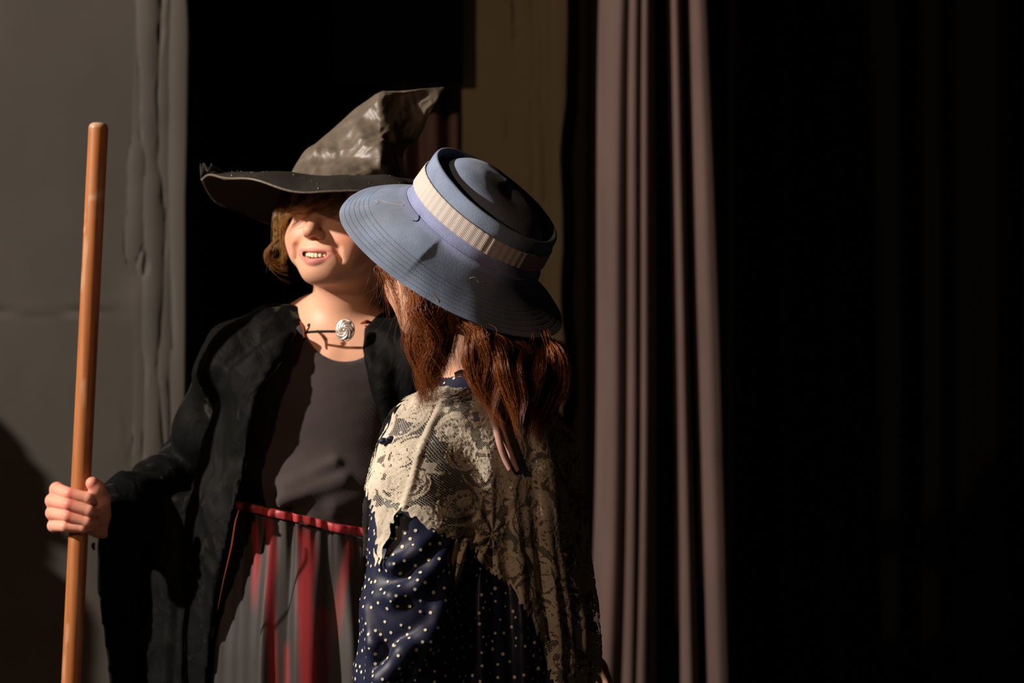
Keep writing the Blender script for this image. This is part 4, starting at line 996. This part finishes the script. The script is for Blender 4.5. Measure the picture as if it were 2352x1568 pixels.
def lace_fn(m, nt, b, tc):
    N = nt.nodes.new; L = nt.links.new
    at = N('ShaderNodeAttribute'); at.attribute_name = 'lace'; uvn = N('ShaderNodeAttribute'); uvn.attribute_name = 'uvw'; ed = N('ShaderNodeAttribute'); ed.attribute_name = 'edge'
    mp = N('ShaderNodeMapping'); mp.inputs['Rotation'].default_value = (0, 0, radians(45)); mp.inputs['Scale'].default_value = (520, 520, 1); L(uvn.outputs['Vector'], mp.inputs[0])
    vo = N('ShaderNodeTexVoronoi'); vo.voronoi_dimensions = '2D'; vo.feature = 'DISTANCE_TO_EDGE'; vo.inputs['Scale'].default_value = 1; vo.inputs['Randomness'].default_value = .35; L(mp.outputs[0], vo.inputs['Vector'])
    lt = N('ShaderNodeMath'); lt.operation = 'LESS_THAN'; lt.inputs[1].default_value = .095; L(vo.outputs['Distance'], lt.inputs[0])
    gt = N('ShaderNodeMath'); gt.operation = 'MULTIPLY'; L(at.outputs['Fac'], gt.inputs[0]); L(at.outputs['Fac'], gt.inputs[1])
    mad = N('ShaderNodeMath'); mad.operation = 'MULTIPLY_ADD'; mad.inputs[1].default_value = .75; mad.inputs[2].default_value = .085; L(gt.outputs[0], mad.inputs[0]); L(mad.outputs[0], lt.inputs[1])
    mxx = lt
    e2 = N('ShaderNodeMath'); e2.operation = 'LESS_THAN'; e2.inputs[1].default_value = 0; L(ed.outputs['Fac'], e2.inputs[0])
    mu = N('ShaderNodeMath'); mu.operation = 'MULTIPLY'; L(mxx.outputs[0], mu.inputs[0]); L(e2.outputs[0], mu.inputs[1]); L(mu.outputs[0], b.inputs['Alpha'])
    nz = N('ShaderNodeTexNoise'); nz.inputs['Scale'].default_value = 700; nz.inputs['Detail'].default_value = 3; L(tc.outputs['Object'], nz.inputs[0])
    nb_ = N('ShaderNodeMath'); nb_.operation = 'MULTIPLY_ADD'; nb_.inputs[1].default_value = .6; L(at.outputs['Fac'], nb_.inputs[0]); L(nz.outputs[0], nb_.inputs[2])
    bp = N('ShaderNodeBump'); bp.inputs['Strength'].default_value = .7; bp.inputs['Distance'].default_value = .0006; L(nb_.outputs[0], bp.inputs['Height']); L(bp.outputs[0], b.inputs['Normal'])
M_lace = mat('cream_lace', (.58, .52, .415), .85, spec=.1, noise=(35, 4, .16, ONE), fn=lace_fn)
shawl = mesh_obj('lace_shawl', V, Q2, M_lace, B, attrs={'lace': gl, 'uvw': np.c_[U, Wv], 'edge': sd}); shawl['label'] = 'cream floral lace shawl'
# hanging corner of the shawl
t = np.linspace(0, 1, 40); c = catmull([P(1062, 1236, 3.480), P(1052, 1290, 3.472), P(1046, 1340, 3.474), P(1042, 1385, 3.474)], 40); wd = .0085 * (np.sin(pi * np.clip(t * .7 + .25, 0, 1))) * (1 - t) ** .5 + .0008
Vt = np.stack([c + np.array([1, .3, 0]) * (u * wd)[:, None] + np.array([0, 1, 0]) * (.004 * np.cos(u * 4 + t * 6))[:, None] for u in np.linspace(-1, 1, 7)], 1).reshape(-1, 3)
mesh_obj('hanging_corner', Vt, grid_faces(7, 40), M_lace, shawl, attrs={'lace': (fbm(Vt * 180, 2) > -.2) * 1., 'uvw': Vt[:, [0, 2]], 'edge': -np.ones(len(Vt))})
# pink ribbon threaded at the neck, ends hanging down the back
M_pink = mat('dusty_pink_ribbon', (.52, .30, .25), .45, spec=.4, bump=(300, 2, .2, .0004, ONE))
def surfd(px, py, default=3.5):
    q = (np.abs(pxv_ - px) < 9) & (np.abs(pyv_ - py) < 9); return V[q, 1].min() if q.any() else default
pxv_, pyv_ = V[:, 0] * F / V[:, 1] + 1176, 784 - (V[:, 2] - CAMZ) * F / V[:, 1]
def on(px, py, off=-.006, dflt=3.5): return P(px, py, surfd(px, py, dflt) + off)
o = ribbon([P(1045, 860, 3.530), P(1065, 858, 3.515), P(1090, 885, 3.498), on(1112, 925), on(1135, 970), on(1148, 1020), on(1160, 1055), on(1172, 1080)], [.0024, .0044, .0046, .0042, .0040, .0038, .0034, .0026], M_pink, 'ribbon_tie', shawl)
o['label'] = 'dusty pink ribbon end hanging down the back'
o = ribbon([P(1100, 866, 3.51), P(1118, 885, 3.502), on(1130, 915), on(1142, 950), on(1165, 1020), on(1180, 1060), on(1190, 1082)], [.0014, .0036, .0038, .0036, .0034, .0030, .0022], M_pink, 'ribbon_tie', shawl)
o['label'] = 'dusty pink ribbon end hanging down the back'

# blue felt hat
ha = unit([.515, -.327, .793]); hl = unit([-.744, .275, .609]); hl = unit(hl - ha * ha.dot(hl)); hs_ = np.cross(ha, hl)
J = P(1086, 535, 3.60)
def felt_fn(m, nt, b, tc):
    N = nt.nodes.new; L = nt.links.new
    at = N('ShaderNodeAttribute'); at.attribute_name = 'Col'
    n1 = N('ShaderNodeTexNoise'); n1.inputs['Scale'].default_value = 900; n1.inputs['Detail'].default_value = 4; L(tc.outputs['Object'], n1.inputs[0])
    n2 = N('ShaderNodeTexNoise'); n2.inputs['Scale'].default_value = 28; n2.inputs['Detail'].default_value = 5; L(tc.outputs['Object'], n2.inputs[0])
    mr = N('ShaderNodeMapRange'); mr.inputs[1].default_value = .3; mr.inputs[2].default_value = .7; mr.inputs[3].default_value = .82; mr.inputs[4].default_value = 1.12; L(n1.outputs[0], mr.inputs[0])
    m2 = N('ShaderNodeMapRange'); m2.inputs[1].default_value = .32; m2.inputs[2].default_value = .66; m2.inputs[3].default_value = .82; m2.inputs[4].default_value = 1.10; L(n2.outputs[0], m2.inputs[0])
    mu = N('ShaderNodeMath'); mu.operation = 'MULTIPLY'; L(mr.outputs[0], mu.inputs[0]); L(m2.outputs[0], mu.inputs[1])
    sc = N('ShaderNodeVectorMath'); sc.operation = 'SCALE'; L(at.outputs['Color'], sc.inputs[0]); L(mu.outputs[0], sc.inputs['Scale']); L(sc.outputs[0], b.inputs['Base Color'])
    bp = N('ShaderNodeBump'); bp.inputs['Strength'].default_value = .5; bp.inputs['Distance'].default_value = .0009; L(n1.outputs[0], bp.inputs['Height']); L(bp.outputs[0], b.inputs['Normal'])
M_felt = mat('blue_grey_felt', ONE, .9, spec=.12, sheen=.2, sheen_col=(.7, .8, 1), fn=felt_fn)
M_gros = mat('cream_grosgrain', (.66, .58, .54), .6, spec=.25)
blue = np.array([.24, .305, .435])
def oval(a, rl, rs): return np.cos(a)[..., None] * hl * rl + np.sin(a)[..., None] * hs_ * rs
na = 360; an = np.arange(na) * 2 * pi / na
HC = .056
prof = [(1.04, .0), (1.01, .006), (1.0, .018), (.985, .036), (.985, .048), (.975, HC - .002), (.955, HC), (.925, HC - .0005), (.895, HC - .006), (.87, HC - .018), (.85, HC - .022), (.83, HC - .018), (.77, HC - .006), (.62, HC + .006), (.40, HC + .013), (.18, HC + .015), (.0, HC + .015)]
pr = catmull(prof, 110); pr[:, 0] = np.clip(pr[:, 0], 0, 2)
def crown_pt(pr, a, grow=0):
    rl, rs = .0905 * pr[..., 0] + grow, .0830 * pr[..., 0] + grow
    tilt = pr[..., 1] + np.where(pr[..., 0] > .9, 0, 0)
    return J + oval(a, 1, 0) * rl[..., None] + oval(a, 0, 1) * rs[..., None] + (tilt * (1 + .10 * np.cos(a)))[..., None] * ha
Aa = np.tile(an, (len(pr), 1)); PR = np.repeat(pr[:, None, :], na, 1)
V = crown_pt(PR, Aa).reshape(-1, 3); Q = grid_faces(na, len(pr), True); n = vnormals(V, Q); V += n * (.0009 * fbm(V * 30, 2, 50))[:, None]
c = np.tile(blue, (len(V), 1)); lav = sst(.016, .012, PR[..., 1].ravel()) * (PR[..., 0].ravel() > .95)
c = c * (1 - lav[:, None]) + lav[:, None] * np.array([.30, .34, .56])
st = sst(.1, .5, fbm(V * 22, 3, 51)) * (PR[..., 0].ravel() < .84); c = c * (1 - .55 * st[:, None]) + .55 * st[:, None] * np.array([.25, .24, .21])
bhat = mesh_obj('felt_hat', V, Q, M_felt, B, attrs={'Col': c}); bhat['label'] = 'blue grey felt hat with a sunken crown'
deg = np.radians
# brim: outward reach and drop by azimuth (0 = hat front, 90 = towards the camera, 180 = back)
az = deg([0, 12, 24, 40, 65, 90, 115, 140, 165, 190, 220, 250, 290, 325, 345, 360])
out = np.array([.050, .053, .056, .054, .048, .045, .048, .056, .058, .056, .048, .042, .042, .050, .052, .052])
drp = np.array([.044, .050, .058, .061, .060, .057, .052, .046, .040, .036, .034, .036, .038, .040, .040, .044])
def brimB(r, a):
    aw = np.mod(a, 2 * pi); o_ = np.interp(aw, az, out); d_ = np.interp(aw, az, drp)
    for _ in (0,): o_ = np.interp(aw, az, out)
    bk = np.clip(-np.cos(a), 0, 1) ** .7; r_p = np.clip(r, 0, 2)
    ro = r_p ** (1 + 1.2 * bk) + np.minimum(r, 0)
    rl, rs = .0905 * 1.04 + o_ * ro, .0830 * 1.04 + o_ * ro
    dz = -d_ * ((.75 * r + .25 * r ** 2) * (1 - bk) + bk * (r_p ** .75))
    return J + oval(a, 1, 0) * rl[..., None] + oval(a, 0, 1) * rs[..., None] + dz[..., None] * ha
nr = 170; Aa, Rr = np.meshgrid(an, np.linspace(-.02, 1, nr))
def smooth_per(f, w_=9):
    k_ = np.ones(w_) / w_; return np.convolve(np.concatenate([f[-w_:], f, f[:w_]]), k_, 'same')[w_:-w_]
ooo = smooth_per(np.interp(an, az, out), 15); ddd = smooth_per(np.interp(an, az, drp), 15)
out_, drp_, az_ = np.append(ooo, ooo[0]), np.append(ddd, ddd[0]), np.append(an, 2 * pi)
az, out, drp = az_, out_, drp_
V = brimB(Rr, Aa).reshape(-1, 3); Q = grid_faces(na, nr, True); n = vnormals(V, Q); R_ = Rr.ravel()
V += n * (.0022 * fbm(V * 18, 2, 55) * np.clip(R_ * 3, 0, 1))[:, None]
c = np.tile(blue * .96, (len(V), 1)); lav = sst(.16, .06, R_ + .05 * fbm(V * 30, 2, 3)); c = c * (1 - lav[:, None]) + lav[:, None] * np.array([.29, .335, .54])
st = sst(.05, .5, fbm(V * 16, 3, 58)); c = c * (1 - .4 * st[:, None]) + .4 * st[:, None] * np.array([.17, .17, .17])
line = np.zeros(len(V))
gro = sum(np.exp(-((R_ - q) / .0050) ** 2) for q in (.58, .65, .72, .79, .86, .925))
c *= (1 - .75 * np.clip(gro, 0, 1))[:, None]; V -= n * (.0003 * gro)[:, None] * np.sign(n @ ha).mean()
brim = mesh_obj('brim', V, Q, M_felt, bhat, attrs={'Col': c}); solidify(brim, .0022, 0); brim['label'] = 'drooping stitched felt brim'
# grosgrain ribbon round the crown
tt = np.linspace(0, 1, 12); Aa, T = np.meshgrid(an, tt); h = .0145 + T * .0225 ; prr = np.stack([1.0 - .015 * (h - .018) / .018, h], -1)
V = crown_pt(prr, Aa, .0016); rb = np.sin(Aa * 300) * .00022; V += (oval(Aa, 1, 1)) * rb[..., None]; V = V.reshape(-1, 3)
def gros_fn(): 
    m = M_gros; nt = m.node_tree; b = nt.nodes['Principled BSDF']; N = nt.nodes.new; L = nt.links.new
    at = N('ShaderNodeAttribute'); at.attribute_name = 'ang'; mu = N('ShaderNodeMath'); mu.operation = 'MULTIPLY'; mu.inputs[1].default_value = 330; L(at.outputs['Fac'], mu.inputs[0])
    sn = N('ShaderNodeMath'); sn.operation = 'SINE'; L(mu.outputs[0], sn.inputs[0]); bp = N('ShaderNodeBump'); bp.inputs['Strength'].default_value = .6; bp.inputs['Distance'].default_value = .0004; L(sn.outputs[0], bp.inputs['Height']); L(bp.outputs[0], b.inputs['Normal'])
gros_fn()
band = mesh_obj('ribbon_band', V, grid_faces(na, 12, True), M_gros, bhat, attrs={'ang': Aa.ravel()}); solidify(band, .001, 0); band['label'] = 'cream ribbed ribbon round the crown'
# loose threads and lint on the felt
M_thr = mat('loose_thread', (.55, .48, .38), .8); M_thr2 = mat('navy_thread', (.02, .025, .10), .8)
def thread(a_r, m, name, r_=.00022, seed=1):
    p = np.array([brimB(np.array(q[1]), np.array(radians(q[0]))) for q in a_r]); p = catmull(p, 40); p += ha * .0022
    v, q = tube(p, r_, 5); return mesh_obj(name, v, as_list(q), m, bhat)
thread([(48, .10), (40, .30), (33, .42), (31, .50), (35, .46), (37, .58), (34, .66)], M_thr, 'loose_thread')
thread([(64, .0), (67, .04), (68, .10), (66, .15)], M_thr2, 'navy_stitch', .0005)
thread([(122, .36), (125, .30), (129, .34), (133, .30)], M_thr, 'loose_thread', .0004)

# auburn hair
M_aub = hair_mat('auburn_hair', (.10, .026, .008), (.44, .140, .040), .42, .4)
hs = []
_e = brimB(np.full(90, 1.0), np.radians(np.linspace(4, 188, 90))); _epx = _e[:, 0] * F / _e[:, 1] + 1176; _epy = 784 - (_e[:, 2] - CAMZ) * F / _e[:, 1]; _so = np.argsort(_epx)
def Lk(pts, nst, spread, **k):
    q = []
    q_last = -99
    for iq, (x, y, d) in enumerate(pts):
        ey, ed = np.interp(x, _epx[_so], _epy[_so]), np.interp(x, _epx[_so], _e[_so, 1])
        y = max(y, ey - (20 if x < 1050 else -3)); y = max(y, q_last + 14); q_last = y; d = max(d, ed + .040) if iq == 0 and y < ey + 25 and x > 990 else d; q.append((x, y, max(d, ed + .014 + .03 * sst(ey + 5, ey - 50, y)) if y < ey + 30 else d))
    hs.append(lock([P(*p) for p in q], nst, spread, seed=len(hs) + 500, **k))
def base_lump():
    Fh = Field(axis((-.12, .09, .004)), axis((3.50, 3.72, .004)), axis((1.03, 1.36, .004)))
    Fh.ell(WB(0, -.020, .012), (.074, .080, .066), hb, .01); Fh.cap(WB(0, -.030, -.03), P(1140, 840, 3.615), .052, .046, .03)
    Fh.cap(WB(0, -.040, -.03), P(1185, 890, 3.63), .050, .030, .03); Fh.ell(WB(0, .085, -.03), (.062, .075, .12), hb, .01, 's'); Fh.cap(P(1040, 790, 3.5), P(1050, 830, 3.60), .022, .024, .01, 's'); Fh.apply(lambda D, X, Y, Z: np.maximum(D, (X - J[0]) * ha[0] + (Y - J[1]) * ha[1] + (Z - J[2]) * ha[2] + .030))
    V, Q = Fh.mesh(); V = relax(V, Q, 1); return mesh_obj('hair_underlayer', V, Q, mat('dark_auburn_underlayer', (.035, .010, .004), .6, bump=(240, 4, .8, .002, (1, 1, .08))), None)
# roots follow the underside of the brim, tips the uneven hem of the hair
R0 = catmull([(880, 545), (915, 580), (955, 625), (1000, 655), (1060, 690), (1120, 722), (1180, 742), (1240, 745), (1262, 740)], 200)
T0 = catmull([(925, 700), (958, 870), (968, 900), (1002, 868), (1010, 820), (1110, 920), (1150, 925), (1195, 955), (1240, 972), (1275, 920), (1292, 860)], 200)
r_ = np.random.default_rng(21)
for i in range(84):
    s = i / 83.; a_ = R0[int(s * 199)]; b_ = T0[int(s * 199)]; dn = 3.545 - .055 * np.sin(pi * min(1, s * 1.2)) + .075 * sst(.65, 1, s) + r_.uniform(-.008, .014)
    if .34 < s < .50 or s < .20: continue
    L_ = r_.uniform(.86, 1.04); e = a_ + (b_ - a_) * L_; w1, w2 = r_.uniform(-14, 14, 2)
    wv = r_.uniform(9, 20) * r_.choice([-1, 1]); m = lambda f: a_ + (e - a_) * f
    Lk([(a_[0] - 4, a_[1] - 24, dn + .012 + .03 * sst(.7, 1, s)), (*(m(.05) + [w1 * .4, 0]), dn), (*(m(.35) + [w1 + wv, 0]), dn - .004), (*(m(.62) + [w2 - wv, 0]), dn - .003), (*(m(.85) + [w2 + wv * .6, 0]), dn + .002), (*(e + [r_.uniform(-10, 10), 0]), dn + .006)],
       120, r_.uniform(.0030, .0055), clump=.25, jit=.0016)
for pts, nst, sp in [
    ([(915, 545, 3.56), (932, 590, 3.548), (962, 640, 3.535), (985, 690, 3.528), (1000, 740, 3.525), (985, 740, 3.525), (985, 800, 3.528), (962, 850, 3.53), (970, 905, 3.54)], 150, .0055),
    ([(930, 565, 3.55), (955, 620, 3.533), (985, 680, 3.522), (1002, 735, 3.518), (1005, 790, 3.52), (985, 840, 3.525), (995, 880, 3.53)], 150, .0060),
    ([(955, 600, 3.53), (985, 660, 3.512), (1015, 710, 3.508), (1030, 760, 3.510), (1022, 810, 3.515), (1000, 850, 3.52), (985, 890, 3.53)], 170, .0060),
    ([(1000, 640, 3.52), (1025, 690, 3.505), (1040, 740, 3.505), (1035, 790, 3.51), (1022, 830, 3.515)], 120, .0045),
    ([(880, 530, 3.57), (872, 580, 3.565), (882, 630, 3.562), (890, 690, 3.562)], 44, .0050),
    ([(885, 545, 3.565), (900, 580, 3.556), (904, 615, 3.552), (896, 650, 3.552)], 40, .0035),
    ([(895, 545, 3.565), (888, 600, 3.556), (903, 650, 3.552), (915, 690, 3.552), (925, 760, 3.55)], 40, .0050),
    ([(1075, 700, 3.50), (1086, 750, 3.488), (1078, 800, 3.486), (1080, 850, 3.487), (1098, 895, 3.488), (1128, 925, 3.49), (1142, 940, 3.492)], 230, .0042),
    ([(1110, 720, 3.495), (1124, 765, 3.488), (1146, 815, 3.486), (1150, 860, 3.487), (1136, 895, 3.489), (1128, 915, 3.49)], 150, .0034),
    ([(1150, 735, 3.495), (1152, 790, 3.485), (1148, 840, 3.483), (1162, 890, 3.484), (1178, 930, 3.488), (1182, 962, 3.492)], 230, .0046),
    ([(1185, 745, 3.50), (1200, 800, 3.492), (1190, 850, 3.49), (1202, 900, 3.49), (1196, 930, 3.49)], 160, .0042),
    ([(1215, 750, 3.515), (1235, 800, 3.505), (1240, 850, 3.505), (1224, 900, 3.505), (1218, 915, 3.51)], 160, .0040),
    ([(1240, 750, 3.54), (1272, 800, 3.53), (1290, 850, 3.53), (1284, 905, 3.53), (1258, 945, 3.53), (1232, 975, 3.535)], 220, .0050),
    ([(1250, 745, 3.55), (1264, 810, 3.53), (1262, 870, 3.525), (1248, 920, 3.52), (1225, 962, 3.52)], 220, .0050),
    ([(1060, 705, 3.51), (1068, 735, 3.50), (1076, 770, 3.496), (1070, 800, 3.498)], 80, .0030),
    ([(1090, 730, 3.50), (1110, 790, 3.49), (1100, 830, 3.49), (1105, 870, 3.495)], 90, .0035)]:
    Lk(pts, nst, sp, clump=.35, jit=.0013)
# fly-away strands
fl = []
for _ in range(110):
    s = r_.random() ** 1.5; a_ = R0[int(s * 199)]; g = [(a_[0], a_[1] + 4, 3.55)]; x, y = a_; dx = r_.uniform(-3.2, 1.2) if s < .35 else r_.uniform(-1.5, 2.2)
    for q in range(5): dx += r_.uniform(-1.6, 1.9); x += dx * 5; y += r_.uniform(20, 42); g.append((x, y, 3.53 + r_.uniform(-.01, .01)))
    fl.append(catmull([P(*q) for q in g], 28))
V1, Q1 = strands(np.concatenate(hs), .00024); V2, Q2_ = strands(np.array(fl), .00016)
hairB = mesh_obj('hair', np.vstack([V1, V2]), np.vstack([Q1, Q2_ + len(V1)]), M_aub, B); hairB['label'] = 'long wavy auburn hair'
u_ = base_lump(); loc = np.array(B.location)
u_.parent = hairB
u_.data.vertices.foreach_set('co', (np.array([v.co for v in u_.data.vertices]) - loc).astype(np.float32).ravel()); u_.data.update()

# ------------------------------------------------------------------ a third child waiting in the wing, out of the frame; the shadow of this one falls on the left flat
C_ = empty('person', (-1.326, 4.55, 0)); tag(C_, 'child standing in the wing by the canvas flat, casting a shadow on it', 'person')
c3 = np.array([-1.330, 4.55, .100]); h3 = frame_of((.45, -.89, 0), (0, 0, 1)); O3 = c3 + [0, 0, 1.156]
F3 = Field(axis((-1.62, -1.04, .006)), axis((4.35, 4.80, .006)), axis((.02, 1.0, .008), (1.0, 1.37, .0035)))
face(F3, O3, h3, smile=False)
F3.cap(c3 + [0, .01, 1.02], c3 + [0, .005, 1.13], .045, .043, .02); F3.cap(c3 + [-.10, 0, .97], c3 + [.10, 0, .97], .042, .042, .04)
F3.ell(c3 + [0, .0, .87], (.11, .08, .14), None, .05); F3.ell(c3 + [0, 0, .70], (.11, .085, .12), None, .05)
for s in (-1, 1):
    F3.chain([c3 + [s * .118, 0, .965], c3 + [s * .150, .01, .78], c3 + [s * .155, -.03, .62]], [.037, .029, .020], .02)
    relaxed_hand(F3, c3 + [s * .155, -.03, .615], (0, -.1, -1), (-s, 0, 0), .88, .4)
    F3.chain([c3 + [s * .055, 0, .64], c3 + [s * .058, -.005, .36], c3 + [s * .058, .01, -.04]], [.062, .044, .028], .03)
    F3.cap(c3 + [s * .058, .01, -.04], c3 + [s * .062, -.08, -.06], .026, .022, .01)
V, Q = F3.mesh(); V = relax(V, Q, 1, .4); L = (V - O3) @ h3.T; col = face_colour(L); col[np.linalg.norm(L, axis=1) > .135] = (.74, .405, .27)
mesh_obj('body', V, Q, M_skin, C_, attrs={'Col': col})
for s in (-1, 1):
    v, q = ball(O3 + h3[0] * s * .030 + h3[1] * .0665 + h3[2] * .001, .0118, 10, h3); e = mesh_obj('eye', v, as_list(q), M_eye, C_); v, q = ball(O3 + h3[0] * s * .030 + h3[1] * .0755, (.0052, .0022, .0052), 10, h3); mesh_obj('iris', v, as_list(q), M_iris, e)
    shoe(C_, c3 + [s * .058, .01, .06], (s * .1, -1, 0))
G3 = Field(axis((-1.66, -.99, .006)), axis((4.30, 4.82, .006)), axis((.20, 1.16, .006)))
G3.cap(c3 + [-.10, 0, .97], c3 + [.10, 0, .97], .050, .050, .04); G3.ell(c3 + [0, .0, .87], (.118, .088, .148), None, .05); G3.ell(c3 + [0, 0, .70], (.118, .093, .128), None, .05)
G3.cap(c3 + [0, .01, .95], c3 + [0, .005, 1.04], .054, .050, .03); G3.cap(c3 + [0, 0, .66], c3 + [0, 0, .30], .13, .17, .05)
for s in (-1, 1): G3.chain([c3 + [s * .118, 0, .965], c3 + [s * .150, .01, .78], c3 + [s * .155, -.03, .65]], [.046, .040, .034], .02)
G3.cap(c3 + [0, 0, 1.03], c3 + [0, 0, 1.3], .046, .05, .003, 's'); G3.apply(lambda D, X, Y, Z: np.maximum(D, .25 - Z))
V, Q = G3.mesh(); V = relax(V, Q, 1); n = vnormals(V, Q); V += n * (.004 * fbm(V * 12, 3, 5))[:, None]
mesh_obj('dress', V, Q, mat('dark_grey_costume', (.05, .05, .055), .8, noise=(20, 3, .1, ONE)), C_)
H3 = Field(axis((-1.46, -1.19, .004)), axis((4.42, 4.68, .004)), axis((1.10, 1.38, .004)))
H3.ell(O3 + h3[1] * -.02 + h3[2] * .024, (.079, .092, .078), h3, .01); H3.cap(O3 + h3[1] * -.05, O3 + h3[1] * -.055 - [0, 0, .09], .060, .045, .03)
H3.ell(O3 + h3[1] * .088 - [0, 0, .035], (.060, .075, .10), h3, .01, 's')
V, Q = H3.mesh(); V = relax(V, Q, 1); mesh_obj('hair', V, Q, mat('dark_brown_hair', (.03, .015, .008), .5, bump=(240, 4, .8, .002, (1, 1, .08))), C_)
